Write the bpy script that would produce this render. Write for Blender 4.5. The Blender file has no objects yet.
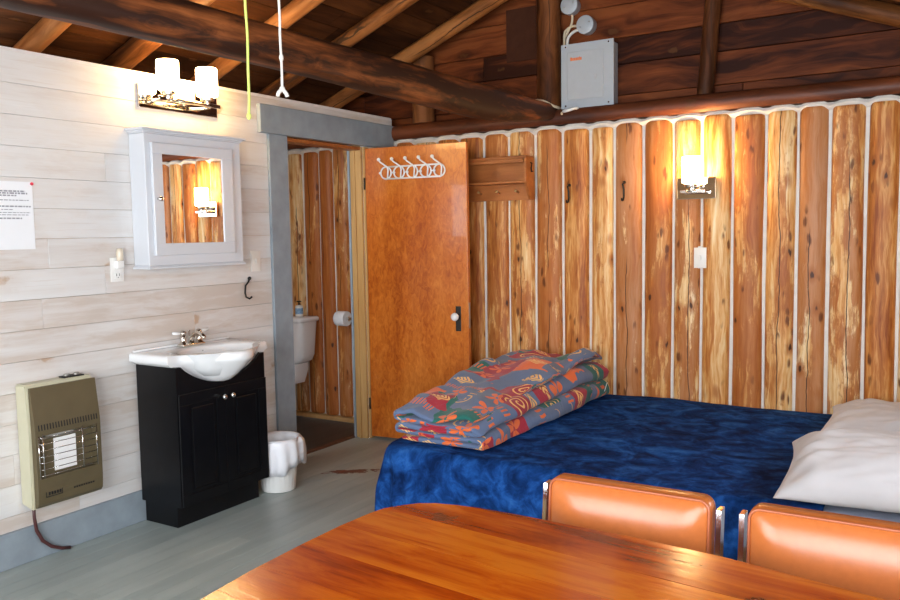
import bpy, bmesh, math, random
from mathutils import Vector, Matrix, noise as mnoise
random.seed(7)
PI = math.pi
C = bpy.context.scene.collection
def V(*a): return Vector(a)
def nz(x, y, z, s=1.0): return mnoise.noise(Vector((x*s, y*s, z*s)))

# ------------------------------------------------------------------ materials
def new_mat(name):
    m = bpy.data.materials.new(name); m.use_nodes = True
    nt = m.node_tree; b = nt.nodes['Principled BSDF']
    return m, nt, b
class N:
    """small helper for building node graphs"""
    def __init__(s, nt): s.nt = nt
    def n(s, t, **kw):
        k = s.nt.nodes.new(t)
        for a, v in kw.items(): setattr(k, a, v)
        return k
    def l(s, a, b): s.nt.links.new(a, b)
    def put(s, sock, v):
        if isinstance(v, bpy.types.NodeSocket): s.l(v, sock)
        else: sock.default_value = v
    def math(s, op, a, b=None, c=None, clamp=False):
        k = s.n('ShaderNodeMath', operation=op, use_clamp=clamp)
        s.put(k.inputs[0], a)
        if b is not None: s.put(k.inputs[1], b)
        if c is not None: s.put(k.inputs[2], c)
        return k.outputs[0]
    def mix(s, f, a, b, mode='MIX'):
        k = s.n('ShaderNodeMix', data_type='RGBA', blend_type=mode)
        s.put(k.inputs[0], f)
        s.put(k.inputs[6], a if isinstance(a, bpy.types.NodeSocket) else (*a, 1))
        s.put(k.inputs[7], b if isinstance(b, bpy.types.NodeSocket) else (*b, 1))
        return k.outputs[2]
    def noise(s, vec, scale=5, detail=3, rough=.55, dist=0.0):
        k = s.n('ShaderNodeTexNoise')
        s.l(vec, k.inputs['Vector']); k.inputs['Scale'].default_value = scale
        k.inputs['Detail'].default_value = detail; k.inputs['Roughness'].default_value = rough
        k.inputs['Distortion'].default_value = dist
        return k.outputs['Fac']
    def vor(s, vec, scale=5, feature='F1', out='Distance', rnd=1.0):
        k = s.n('ShaderNodeTexVoronoi', feature=feature)
        s.l(vec, k.inputs['Vector']); k.inputs['Scale'].default_value = scale
        k.inputs['Randomness'].default_value = rnd
        return k.outputs[out]
    def ramp(s, f, stops, interp='LINEAR'):
        k = s.n('ShaderNodeValToRGB'); k.color_ramp.interpolation = interp
        e = k.color_ramp.elements
        while len(e) < len(stops): e.new(.5)
        for i, (p, c) in enumerate(stops):
            e[i].position = p; e[i].color = (*c, 1) if len(c) == 3 else c
        s.l(f, k.inputs[0]); return k.outputs[0]
    def step(s, f, lo, hi):
        k = s.n('ShaderNodeMapRange'); k.interpolation_type = 'SMOOTHSTEP'
        s.put(k.inputs[0], f); k.inputs[1].default_value = lo; k.inputs[2].default_value = hi
        return k.outputs[0]
    def coord(s, kind='Object'): return s.n('ShaderNodeTexCoord').outputs[kind]
    def mapv(s, vec, scale=(1, 1, 1), loc=(0, 0, 0)):
        k = s.n('ShaderNodeMapping'); s.l(vec, k.inputs[0])
        k.inputs['Scale'].default_value = scale; k.inputs['Location'].default_value = loc
        return k.outputs[0]
    def add(s, a, b):
        k = s.n('ShaderNodeVectorMath', operation='ADD'); s.put(k.inputs[0], a); s.put(k.inputs[1], b); return k.outputs[0]
    def xyz(s, v):
        k = s.n('ShaderNodeSeparateXYZ'); s.l(v, k.inputs[0]); return k.outputs
    def comb(s, x, y, z):
        k = s.n('ShaderNodeCombineXYZ')
        for i, v in enumerate((x, y, z)): s.put(k.inputs[i], v)
        return k.outputs[0]
    def bump(s, h, strength=.3, dist=.01):
        k = s.n('ShaderNodeBump'); k.inputs['Strength'].default_value = strength
        k.inputs['Distance'].default_value = dist; s.l(h, k.inputs['Height']); return k.outputs[0]

def plain(name, col, rough=.5, metal=0.0, spec=.5, var=.06, vscale=14, bump=0.0, coat=0.0, sheen=0.0):
    m, nt, b = new_mat(name); g = N(nt); co = g.coord()
    f = g.noise(co, vscale, 4)
    d = [max(0, c*(1-var)) for c in col]; e = [min(1, c*(1+var)) for c in col]
    g.l(g.ramp(f, [(.3, d), (.7, e)]), b.inputs['Base Color'])
    b.inputs['Roughness'].default_value = rough; b.inputs['Metallic'].default_value = metal
    b.inputs['Specular IOR Level'].default_value = spec
    b.inputs['Coat Weight'].default_value = coat; b.inputs['Coat Roughness'].default_value = .15
    b.inputs['Sheen Weight'].default_value = sheen
    if bump: g.l(g.bump(g.noise(co, vscale*6, 3), bump, .004), b.inputs['Normal'])
    return m

def wood(name, cols, axis='z', rough=.5, knots=.5, grain=1.0, spec=.4, per='island', coat=0.0, knotcol=(.09, .035, .012), crack=0.0, kscale=1.0, spread=.22, contrast=1.0, shear=0.0, patch=None):
    """grainy wood; axis = the grain direction in object space, cols = dark to light"""
    m, nt, b = new_mat(name); g = N(nt); co = g.coord()
    if per == 'island': r = g.n('ShaderNodeNewGeometry').outputs['Random Per Island']
    else: r = g.n('ShaderNodeObjectInfo').outputs['Random']
    rs = g.math('MULTIPLY', r, 37.0)
    if axis == 'x':
        x = g.xyz(co); co = g.comb(x[2], g.math('ADD', x[1], g.math('MULTIPLY', x[0], shear)), x[0])
    elif axis == 'y':
        x = g.xyz(co); co = g.comb(x[0], x[2], x[1])
    base = g.add(co, g.comb(rs, g.math('MULTIPLY', r, 11.0), g.math('MULTIPLY', r, 23.0)))
    wob = g.noise(g.mapv(base, (3, 3, 1.2)), 1.5, 2)
    st = g.add(g.mapv(base, (26*grain, 26*grain, 1.1)), g.comb(g.math('MULTIPLY', wob, 5.0), 0.0, 0.0))
    f1 = g.noise(st, 1.0, 5, .65)
    f2 = g.noise(g.mapv(base, (5, 5, 1.0)), 1.6, 3)
    f3 = g.noise(g.mapv(base, (60, 60, 2.5)), 1.5, 3)
    f = g.math('ADD', g.math('MULTIPLY', f1, .55), g.math('MULTIPLY', f2, .45))
    f = g.math('ADD', f, g.math('MULTIPLY', g.math('SUBTRACT', r, .5), spread))
    f = g.math('ADD', .5, g.math('MULTIPLY', g.math('SUBTRACT', f, .5), contrast))
    n = len(cols)
    c = g.ramp(f, [(.30+.40*i/(n-1), cc) for i, cc in enumerate(cols)])
    c = g.mix(g.math('MULTIPLY', g.step(f3, .58, .75), .45), c, cols[0])
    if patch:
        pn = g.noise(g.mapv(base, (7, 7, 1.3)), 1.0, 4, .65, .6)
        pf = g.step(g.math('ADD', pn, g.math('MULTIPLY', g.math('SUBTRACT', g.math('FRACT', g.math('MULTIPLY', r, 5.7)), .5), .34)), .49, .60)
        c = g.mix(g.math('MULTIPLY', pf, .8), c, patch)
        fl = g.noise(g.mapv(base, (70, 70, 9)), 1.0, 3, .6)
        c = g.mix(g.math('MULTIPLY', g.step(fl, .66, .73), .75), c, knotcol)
    kv = g.mapv(g.add(base, g.comb(g.math('MULTIPLY', wob, .04), 0.0, 0.0)), (6*kscale, 6*kscale, 3.2*kscale))
    kd = g.math('ADD', g.vor(kv, 1.0), g.math('MULTIPLY', g.math('SUBTRACT', g.noise(base, 30, 2), .5), .16))
    ks = g.math('SUBTRACT', 1.0, g.step(kd, .07, .13)); kh = g.math('SUBTRACT', 1.0, g.step(kd, .12, .30))
    c = g.mix(g.math('MULTIPLY', kh, .55*knots), c, cols[0])
    c = g.mix(g.math('MULTIPLY', ks, knots), c, knotcol)
    if crack:
        x = g.xyz(co)
        w2 = g.noise(g.mapv(base, (.01, .01, 3.0)), 1.0, 4, .6)
        off = g.math('MULTIPLY', g.math('SUBTRACT', g.math('FRACT', g.math('MULTIPLY', r, 7.3)), .5), .09)
        dd = g.math('ABSOLUTE', g.math('SUBTRACT', g.math('ADD', x[0], g.math('MULTIPLY', g.math('SUBTRACT', w2, .5), .05)), off))
        line = g.math('SUBTRACT', 1.0, g.step(dd, .0012, .0032))
        on = g.math('GREATER_THAN', g.math('FRACT', g.math('MULTIPLY', r, 13.7)), 1-crack)
        brk = g.step(g.noise(g.mapv(base, (.01, .01, 1.6)), 1.0, 1), .38, .46)
        c = g.mix(g.math('MULTIPLY', g.math('MULTIPLY', line, on), brk), c, (.05, .022, .01))
    g.l(c, b.inputs['Base Color'])
    b.inputs['Roughness'].default_value = rough; b.inputs['Specular IOR Level'].default_value = spec
    b.inputs['Coat Weight'].default_value = coat; b.inputs['Coat Roughness'].default_value = .12
    g.l(g.bump(g.math('ADD', f1, g.math('MULTIPLY', f3, .4)), .25, .004), b.inputs['Normal'])
    return m

def emit(name, col, s):
    m, nt, b = new_mat(name)
    b.inputs['Base Color'].default_value = (.9, .88, .82, 1)
    b.inputs['Emission Color'].default_value = (*col, 1); b.inputs['Emission Strength'].default_value = s
    return m

M = {}
def mk_log():
    m, nt, b = new_mat('peeled_log'); g = N(nt); co = g.coord(); r = g.n('ShaderNodeObjectInfo').outputs['Random']
    def h(k): return g.math('FRACT', g.math('MULTIPLY', r, k))
    base = g.add(co, g.comb(g.math('MULTIPLY', r, 37.0), g.math('MULTIPLY', r, 11.0), g.math('MULTIPLY', r, 23.0)))
    x = g.xyz(co)
    wob = g.noise(g.mapv(base, (3, 3, 1.6)), 1.5, 3)
    sv = g.add(g.mapv(base, (30, 30, 1.3)), g.comb(g.math('MULTIPLY', wob, 3.2), 0.0, 0.0))
    f1 = g.noise(sv, 1.0, 6, .7)
    f2 = g.noise(g.mapv(base, (8, 8, 1.5)), 1.3, 4, .6)
    f3 = g.noise(g.mapv(base, (85, 85, 4)), 1.2, 3, .6)
    f = g.math('ADD', g.math('MULTIPLY', f1, .50), g.math('ADD', g.math('MULTIPLY', f2, .35), g.math('MULTIPLY', f3, .15)))
    f = g.math('ADD', f, g.math('MULTIPLY', g.math('SUBTRACT', r, .5), .17))
    c = g.ramp(f, [(.34, (.27, .066, .012)), (.43, (.50, .17, .034)), (.50, (.70, .35, .11)), (.57, (.82, .56, .27)), (.66, (.90, .75, .50))])
    # strips where the reddish inner bark was left on
    pn = g.noise(g.add(g.mapv(base, (10, 10, 1.9)), g.comb(g.math('MULTIPLY', f1, 1.0), 0.0, 0.0)), 1.0, 6, .7, .2)
    pf = g.step(g.math('ADD', pn, g.math('MULTIPLY', g.math('SUBTRACT', h(5.7), .5), .36)), .50, .57)
    red = g.mix(f1, (.20, .040, .007), (.60, .19, .042))
    c = g.mix(g.math('MULTIPLY', pf, .82), c, red)
    # bark flecks and small knots
    fv = g.add(g.mapv(base, (24, 24, 8)), g.comb(g.math('MULTIPLY', f3, .8), 0.0, g.math('MULTIPLY', f1, .8)))
    fd = g.vor(fv, 1.0)
    gate = g.step(g.noise(g.mapv(base, (9, 9, 4)), 1.0, 2), .50, .62)
    c = g.mix(g.math('MULTIPLY', g.math('MULTIPLY', g.math('SUBTRACT', 1.0, g.step(fd, .16, .32)), gate), .9), c, (.13, .036, .009))
    kv = g.add(g.mapv(base, (9, 9, 4.6)), g.comb(g.math('MULTIPLY', f1, .25), 0.0, g.math('MULTIPLY', f3, .25)))
    kd = g.vor(kv, 1.0)
    c = g.mix(g.math('MULTIPLY', g.math('SUBTRACT', 1.0, g.step(kd, .10, .30)), .7), c, (.36, .105, .02))
    c = g.mix(g.math('MULTIPLY', g.math('SUBTRACT', 1.0, g.step(kd, .055, .11)), .95), c, (.055, .018, .007))
    # drying cracks
    w2 = g.noise(g.mapv(base, (.01, .01, 2.0)), 1.0, 4, .6)
    off = g.math('MULTIPLY', g.math('SUBTRACT', h(7.3), .5), .08)
    dd = g.math('ABSOLUTE', g.math('SUBTRACT', g.math('ADD', x[0], g.math('MULTIPLY', g.math('SUBTRACT', w2, .5), .06)), off))
    line = g.math('SUBTRACT', 1.0, g.step(dd, .0014, .0034))
    brk = g.step(g.noise(g.mapv(base, (.01, .01, 1.3)), 1.0, 1), .40, .46)
    c = g.mix(g.math('MULTIPLY', g.math('MULTIPLY', line, g.math('GREATER_THAN', h(13.7), .30)), brk), c, (.04, .016, .008))
    g.l(c, b.inputs['Base Color']); b.inputs['Roughness'].default_value = .45; b.inputs['Specular IOR Level'].default_value = .25
    g.l(g.bump(g.math('ADD', f1, g.math('MULTIPLY', pf, .5)), .3, .004), b.inputs['Normal']); return m
M['log'] = mk_log()
M['bathlog'] = M['log']
M['chink'] = plain('mortar', (.78, .73, .66), .85, var=.06, vscale=20, bump=.3)
M['whiteboard'] = wood('whitewashed_board', [(.60, .52, .46), (.67, .62, .585), (.715, .685, .66), (.735, .715, .70)], 'y', .55, .75, .8, .3, knotcol=(.45, .28, .16), kscale=.62, contrast=1.4)
M['whitetop'] = plain('white_board_edge', (.74, .70, .68), .6)
M['greypaint'] = plain('grey_paint', (.262, .31, .35), .5, var=.12, vscale=9, bump=.1)
M['darkroof'] = wood('roof_board', [(.011, .004, .0015), (.034, .011, .0035), (.066, .022, .0065), (.105, .038, .011)], 'y', .65, .7, .7, spec=.12)
M['rafter'] = wood('rafter_pole', [(.045, .015, .005), (.13, .045, .012), (.23, .085, .024), (.33, .135, .042)], 'z', .5, .9, .6, per='object', contrast=1.5, crack=.5, spec=.15)
M['post'] = wood('post_log', [(.04, .012, .004), (.10, .032, .010), (.16, .055, .017), (.23, .085, .028)], 'z', .5, .9, .6, per='object', contrast=1.5, crack=.9, spec=.15)
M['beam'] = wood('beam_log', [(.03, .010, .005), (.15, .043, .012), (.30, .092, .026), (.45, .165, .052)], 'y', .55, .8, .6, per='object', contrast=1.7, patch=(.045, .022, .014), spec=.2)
M['gable'] = wood('gable_plank', [(.028, .007, .003), (.085, .020, .006), (.145, .036, .010), (.20, .056, .016)], 'x', .55, .9, .7, contrast=1.6, spec=.12)
M['plate'] = wood('wall_plate_wood', [(.05, .012, .004), (.12, .030, .009), (.19, .050, .014), (.26, .080, .024)], 'x', .5, .6, .6, per='object')
M['door'] = None
M['jamb'] = wood('pine_jamb', [(.46, .25, .085), (.56, .335, .13), (.66, .43, .19)], 'z', .45, .3, 1, per='object')
M['shelfwood'] = wood('shelf_wood', [(.22, .06, .014), (.36, .11, .026), (.45, .155, .04)], 'x', .4, .25, 1, per='object')
M['table'] = wood('varnished_pine', [(.17, .016, .001), (.36, .048, .002), (.48, .088, .004), (.58, .145, .008)], 'x', .2, .85, .8, .5, 'island', .3, kscale=.7, contrast=1.5, spread=.14, shear=.103, knotcol=(.10, .018, .004))
M['darkfloor'] = wood('dark_bath_floor', [(.018, .013, .011), (.035, .026, .022), (.05, .038, .032)], 'y', .4, .0, 1)
M['threshold'] = wood('threshold_wood', [(.05, .018, .009), (.10, .038, .018), (.16, .065, .03)], 'y', .5, .2, 1)
M['whitelacquer'] = plain('white_lacquer', (.66, .675, .71), .3, var=.01)
M['ceramic'] = plain('white_ceramic', (.86, .86, .86), .09, var=.01, coat=.5)
M['black'] = plain('black_cabinet', (.0045, .0045, .0055), .30, var=.2, spec=.25)
M['chrome'] = plain('chrome', (.82, .81, .79), .12, 1.0, var=.02)
M['nickel'] = plain('brushed_nickel', (.66, .62, .56), .16, 1.0, var=.04)
M['mirrorplate'] = plain('polished_chrome', (.70, .68, .66), .05, 1.0, var=.02)
M['plastic'] = plain('white_plastic', (.84, .83, .80), .35, var=.01)
M['switch'] = plain('switch_plastic', (.82, .78, .72), .35, var=.01)
M['heatcream'] = plain('cream_metal', (.56, .53, .38), .4, var=.03)
M['heatbrown'] = plain('olive_brown_metal', (.135, .105, .055), .38, var=.05, metal=.25)
M['dark'] = plain('dark_slot', (.012, .011, .010), .6)
M['reflector'] = plain('steel_reflector', (.45, .44, .42), .3, 1.0, var=.1)
M['radiant'] = plain('ceramic_plaque', (.86, .85, .84), .7, var=.02)
M['hose'] = plain('maroon_hose', (.075, .022, .022), .5)
M['iron'] = plain('black_iron', (.012, .011, .011), .45, metal=.4)
M['panelgrey'] = plain('grey_enamel', (.40, .435, .47), .4, var=.03)
M['boxsteel'] = plain('galvanised_steel', (.44, .45, .47), .5, .35, var=.12, vscale=40)
M['orangeink'] = plain('orange_ink', (.70, .16, .03), .6)
M['cable'] = plain('cream_cable', (.62, .52, .36), .5)
M['cablew'] = plain('white_cable', (.72, .71, .68), .5)
M['limecord'] = plain('lime_cord', (.62, .72, .16), .7, var=.15, vscale=60)
M['whitecord'] = plain('white_cord', (.80, .77, .70), .7)
M['paper'] = plain('paper', (.86, .87, .89), .8, var=.01)
M['ink'] = plain('grey_ink', (.30, .30, .33), .8)
M['redpin'] = plain('red_pin', (.75, .03, .06), .3)
M['vinyl'] = plain('orange_vinyl', (.47, .130, .030), .27, var=.05, vscale=60, bump=.03, coat=.05, spec=.42)
M['vinylpipe'] = plain('orange_piping', (.38, .10, .036), .35)
M['pillow'] = plain('pale_pillowcase', (.64, .615, .625), .85, var=.02, sheen=.2)
M['sheet'] = plain('pale_blue_sheet', (.50, .55, .68), .85, var=.03)
M['bag'] = plain('white_bag', (.82, .82, .84), .35, var=.02)
M['binplastic'] = plain('white_bin', (.78, .77, .74), .35, var=.02)
M['bluelabel'] = plain('blue_label', (.10, .30, .62), .4)
M['bedwood'] = wood('bed_frame_wood', [(.10, .04, .015), (.22, .10, .04), (.33, .17, .07)], 'x', .5, .4, 1)
M['outerwall'] = wood('wall_panel', [(.34, .19, .08), (.50, .31, .14), (.60, .40, .2)], 'z', .5, .5, 1)
M['hardboard'] = plain('brown_hardboard', (.055, .020, .011), .75, var=.15, spec=.08)
M['patch'] = M['hardboard']
M['glow'] = emit('lit_glass_shade', (1.0, .64, .27), 38)
M['doorknobglass'] = plain('glass_knob', (.80, .80, .80), .08, var=.03, coat=1)
M['blacklock'] = plain('tarnished_plate', (.05, .045, .04), .4, .7)

def mk_mirror():
    m, nt, b = new_mat('mirror_glass'); b.inputs['Base Color'].default_value = (.93, .93, .92, 1)
    b.inputs['Metallic'].default_value = 1; b.inputs['Roughness'].default_value = .01; return m
M['mirror'] = mk_mirror()

def mk_door():
    m, nt, b = new_mat('birch_ply_door'); g = N(nt); co = g.coord()
    a = g.noise(g.mapv(co, (34, 34, 15)), 1, 5, .7, 1.2); c2 = g.noise(g.mapv(co, (6, 6, 1.4)), 1, 3, .5)
    f = g.math('ADD', g.math('MULTIPLY', a, .6), g.math('MULTIPLY', c2, .4))
    c = g.ramp(f, [(.34, (.31, .054, .004)), (.5, (.52, .130, .013)), (.66, (.67, .22, .034))])
    g.l(c, b.inputs['Base Color']); b.inputs['Roughness'].default_value = .3; b.inputs['Coat Weight'].default_value = .15
    return m
M['door'] = mk_door()

def mk_floor():
    m, nt, b = new_mat('grey_painted_boards'); g = N(nt); co = g.coord()
    x = g.xyz(co)
    r = g.n('ShaderNodeNewGeometry').outputs['Random Per Island']
    f = g.noise(g.mapv(co, (14, 1.6, 1)), 1, 4, .6); f2 = g.noise(co, 2.2, 3)
    s = g.math('ADD', g.math('MULTIPLY', f, .5), g.math('ADD', g.math('MULTIPLY', f2, .35), g.math('MULTIPLY', r, .18)))
    c = g.ramp(s, [(.3, (.27, .315, .305)), (.55, (.355, .405, .385)), (.8, (.44, .49, .46))])
    # worn patch where the grey paint has come off by the doorway
    dx = g.math('SUBTRACT', x[0], .405); dy = g.math('SUBTRACT', x[1], -1.083)
    al = g.math('ADD', g.math('MULTIPLY', dx, .79), g.math('MULTIPLY', dy, .61)); ac = g.math('ADD', g.math('MULTIPLY', dx, -.61), g.math('MULTIPLY', dy, .79))
    d1 = g.math('ADD', g.math('MULTIPLY', g.math('MULTIPLY', al, al), 34.0), g.math('MULTIPLY', g.math('MULTIPLY', ac, ac), 500.0))
    w = g.math('ADD', d1, g.math('MULTIPLY', g.math('SUBTRACT', g.noise(co, 14, 4, .7), .5), 5.0))
    c = g.mix(g.math('SUBTRACT', 1.0, g.step(w, .55, .95)), c, (.12, .030, .016))
    g.l(c, b.inputs['Base Color']); b.inputs['Roughness'].default_value = .38
    g.l(g.bump(f, .12, .004), b.inputs['Normal']); return m
M['floor'] = mk_floor()

def mk_velvet():
    m, nt, b = new_mat('blue_plush'); g = N(nt); co = g.coord()
    n1 = g.noise(g.mapv(co, (1, 1.2, 1)), 4.0, 5, .6, 1.6); n2 = g.noise(co, 16, 4, .65, .8)
    f = g.math('ADD', g.math('MULTIPLY', n1, .65), g.math('MULTIPLY', n2, .35))
    c = g.ramp(f, [(.38, (.004, .016, .068)), (.48, (.008, .040, .165)), (.57, (.015, .085, .32)), (.70, (.045, .18, .52))])
    g.l(c, b.inputs['Base Color']); b.inputs['Roughness'].default_value = .8; b.inputs['Specular IOR Level'].default_value = .04
    b.inputs['Sheen Weight'].default_value = .0; b.inputs['Sheen Roughness'].default_value = .4
    b.inputs['Sheen Tint'].default_value = (.25, .45, 1, 1)
    g.l(g.bump(g.math('ADD', n1, g.math('MULTIPLY', g.noise(co, 60, 2), .3)), .35, .012), b.inputs['Normal']); return m
M['velvet'] = mk_velvet()

def mk_quilt():
    m, nt, b = new_mat('patchwork_print'); g = N(nt)
    uv = g.n('ShaderNodeUVMap'); uv.uv_map = 'UVMap'; uv = uv.outputs[0]
    wob = g.noise(uv, 9, 2); uvw = g.add(uv, g.comb(g.math('MULTIPLY', wob, .02), g.math('MULTIPLY', wob, .03), 0.0))
    br = g.n('ShaderNodeTexVoronoi', feature='F1', distance='CHEBYCHEV'); g.l(uvw, br.inputs['Vector']); br.inputs['Scale'].default_value = 6.0
    br.inputs['Randomness'].default_value = .8
    cell = g.xyz(br.outputs['Color'])
    slate, red, teal, orange, tan = (.115, .165, .285), (.38, .014, .035), (.010, .13, .105), (.78, .15, .035), (.88, .50, .16)
    base = g.ramp(cell[0], [(0, slate), (.42, red), (.62, teal), (.76, slate), (.90, orange)], 'CONSTANT')
    # inner block motifs
    loc = g.n('ShaderNodeVectorMath', operation='SUBTRACT'); g.l(g.n('ShaderNodeVectorMath', operation='SCALE').outputs[0], loc.inputs[0])
    sc = loc.inputs[0].links[0].from_node; g.l(uvw, sc.inputs[0]); sc.inputs['Scale'].default_value = 1.0
    g.l(br.outputs['Position'], loc.inputs[1])
    p = g.xyz(loc.outputs[0])
    rad = g.math('SQRT', g.math('ADD', g.math('MULTIPLY', p[0], p[0]), g.math('MULTIPLY', p[1], p[1])))
    ang = g.math('ARCTAN2', p[1], p[0])
    petal = g.math('MULTIPLY', g.math('ABSOLUTE', g.math('COSINE', g.math('MULTIPLY', ang, 2.5))), .068)
    flower = g.math('MULTIPLY', g.math('LESS_THAN', rad, petal), g.math('GREATER_THAN', rad, .008))
    leafv = g.math('ADD', g.math('MULTIPLY', g.math('ABSOLUTE', p[0]), .55), g.math('MULTIPLY', g.math('ABSOLUTE', p[1]), 1.25))
    vein = g.math('GREATER_THAN', g.math('SINE', g.math('MULTIPLY', g.math('ADD', p[0], g.math('ABSOLUTE', p[1])), 240.0)), -.5)
    leaf = g.math('MULTIPLY', g.math('LESS_THAN', leafv, .046), vein)
    swirl = g.math('GREATER_THAN', g.math('SINE', g.math('ADD', g.math('MULTIPLY', rad, 190.0), ang)), .55)
    bars = g.math('GREATER_THAN', g.math('SINE', g.math('MULTIPLY', p[0], 300.0)), .2)
    pick = cell[1]
    def rng(a, b_): return g.math('MULTIPLY', g.math('GREATER_THAN', pick, a), g.math('LESS_THAN', pick, b_))
    base = g.mix(g.math('MULTIPLY', flower, rng(0, .28)), base, orange)
    base = g.mix(g.math('MULTIPLY', leaf, rng(.28, .55)), base, tan)
    base = g.mix(g.math('MULTIPLY', g.math('MULTIPLY', swirl, g.math('LESS_THAN', rad, .07)), rng(.55, .75)), base, tan)
    base = g.mix(g.math('MULTIPLY', g.math('MULTIPLY', bars, g.math('LESS_THAN', g.math('ABSOLUTE', p[1]), .028)), rng(.75, 1.01)), base, orange)
    ed = g.n('ShaderNodeTexNoise'); g.l(uv, ed.inputs['Vector']); ed.inputs['Scale'].default_value = 60
    base = g.mix(g.math('MULTIPLY', g.step(ed.outputs[0], .58, .7), .12), base, slate)
    g.l(base, b.inputs['Base Color']); b.inputs['Roughness'].default_value = .9
    b.inputs['Sheen Weight'].default_value = .15
    g.l(g.bump(g.noise(uv, 26, 3), .35, .012), b.inputs['Normal']); return m
M['quilt'] = mk_quilt()

def mk_liner():
    m, nt, b = new_mat('translucent_bag'); g = N(nt); co = g.coord()
    b.inputs['Base Color'].default_value = (.82, .82, .85, 1); b.inputs['Roughness'].default_value = .35
    b.inputs['Subsurface Weight'].default_value = .0
    g.l(g.bump(g.noise(co, 9, 3, .5, 1.5), .25, .02), b.inputs['Normal']); return m
M['liner'] = mk_liner()

# ------------------------------------------------------------------ mesh helpers (all in world coordinates)
class MB:
    def __init__(s): s.bm = bmesh.new(); s.uv = None
    def box(s, x0, x1, y0, y1, z0, z1, bev=0.0, seg=2):
        b = bmesh.new(); bmesh.ops.create_cube(b, size=1)
        for v in b.verts:
            v.co = Vector(((x0+x1)/2+v.co.x*(x1-x0), (y0+y1)/2+v.co.y*(y1-y0), (z0+z1)/2+v.co.z*(z1-z0)))
        if bev: bmesh.ops.bevel(b, geom=b.edges[:], offset=bev, segments=seg, affect='EDGES', profile=.6)
        return s.merge(b)
    def merge(s, b, mat=None):
        if mat is not None: b.transform(mat)
        me = bpy.data.meshes.new('t'); b.to_mesh(me); b.free(); s.bm.from_mesh(me); bpy.data.meshes.remove(me); return s
    def obox(s, c, ax, ay, sx, sy, sz, bev=0.0):
        """box centred at c; ax, ay directions of its x and y axes"""
        ax = Vector(ax).normalized(); ay = Vector(ay).normalized(); az = ax.cross(ay)
        t = MB(); t.box(-sx/2, sx/2, -sy/2, sy/2, -sz/2, sz/2, bev)
        mt = Matrix((ax, ay, az)).transposed().to_4x4(); mt.translation = Vector(c)
        return s.merge(t.bm, mt)
    def tube(s, pts, r, n=10, caps=True):
        pts = [Vector(p) for p in pts]; rs = r if isinstance(r, (list, tuple)) else [r]*len(pts)
        rings = []; prev = None
        for i, p in enumerate(pts):
            d = (pts[min(i+1, len(pts)-1)]-pts[max(i-1, 0)]).normalized()
            if prev is None:
                u = d.orthogonal().normalized()
            else:
                u = (prev-d*prev.dot(d)).normalized()
            prev = u; w = d.cross(u)
            rings.append([s.bm.verts.new(p+(u*math.cos(2*PI*k/n)+w*math.sin(2*PI*k/n))*rs[i]) for k in range(n)])
        s.skin(rings, caps); return s
    def skin(s, rings, caps=True, close=True):
        n = len(rings[0])
        for a, b in zip(rings, rings[1:]):
            for k in range(n if close else n-1):
                s.bm.faces.new((a[k], a[(k+1) % n], b[(k+1) % n], b[k]))
        if caps:
            s.bm.faces.new(rings[0][::-1]); s.bm.faces.new(rings[-1])
        return s
    def loops(s, loops, caps=True):
        return s.skin([[s.bm.verts.new(Vector(p)) for p in L] for L in loops], caps)
    def lathe(s, prof, c, axis='z', n=32, caps=True):
        c = Vector(c); L = []
        for r, h in prof:
            ring = []
            for k in range(n):
                a = 2*PI*k/n; u, v = r*math.cos(a), r*math.sin(a)
                ring.append(c+(Vector((u, v, h)) if axis == 'z' else Vector((h, u, v)) if axis == 'x' else Vector((v, h, u))))
            L.append(ring)
        return s.loops(L, caps)
    def prism(s, poly, axis, a, b, bev=0.0):
        """poly = 2-D outline, extruded along axis from a to b. axis x: (y,z); y: (x,z); z: (x,y)"""
        t = bmesh.new()
        def P(p, h): return Vector((h, p[0], p[1])) if axis == 'x' else Vector((p[0], h, p[1])) if axis == 'y' else Vector((p[0], p[1], h))
        lo = [t.verts.new(P(p, a)) for p in poly]; hi = [t.verts.new(P(p, b)) for p in poly]
        n = len(poly)
        t.faces.new(lo); t.faces.new(hi[::-1])
        for k in range(n): t.faces.new((lo[k], lo[(k+1) % n], hi[(k+1) % n], hi[k]))
        if bev: bmesh.ops.bevel(t, geom=t.edges[:], offset=bev, segments=2, affect='EDGES')
        return s.merge(t)
    def ball(s, c, r, sc=(1, 1, 1), u=16, v=10):
        t = bmesh.new(); bmesh.ops.create_uvsphere(t, u_segments=u, v_segments=v, radius=r)
        for q in t.verts: q.co = Vector((q.co.x*sc[0], q.co.y*sc[1], q.co.z*sc[2]))+Vector(c)
        return s.merge(t)

def origin(o): return Vector(o['_o'])
ORG = {}
def obj(name, mb, mat, parent=None, smooth=False, loc=None, angle=None):
    bm = mb.bm; bmesh.ops.recalc_face_normals(bm, faces=bm.faces[:])
    if parent is not None: L = ORG[parent.name]
    elif loc is not None: L = Vector(loc)
    else:
        xs = [v.co for v in bm.verts]
        L = Vector((sum((min(v[i] for v in xs), max(v[i] for v in xs)))/2 for i in range(2)))
        L = Vector((L[0], L[1], min(v[2] for v in xs)))
    bmesh.ops.translate(bm, verts=bm.verts[:], vec=-L)
    me = bpy.data.meshes.new(name); bm.to_mesh(me); bm.free()
    if smooth:
        me.polygons.foreach_set('use_smooth', [True]*len(me.polygons))
        if angle: me.set_sharp_from_angle(angle=math.radians(angle))
    me.materials.append(M[mat] if isinstance(mat, str) else mat)
    o = bpy.data.objects.new(name, me); C.objects.link(o)
    if parent is not None: o.parent = parent
    else: o.location = L
    ORG[o.name] = L
    return o
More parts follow.
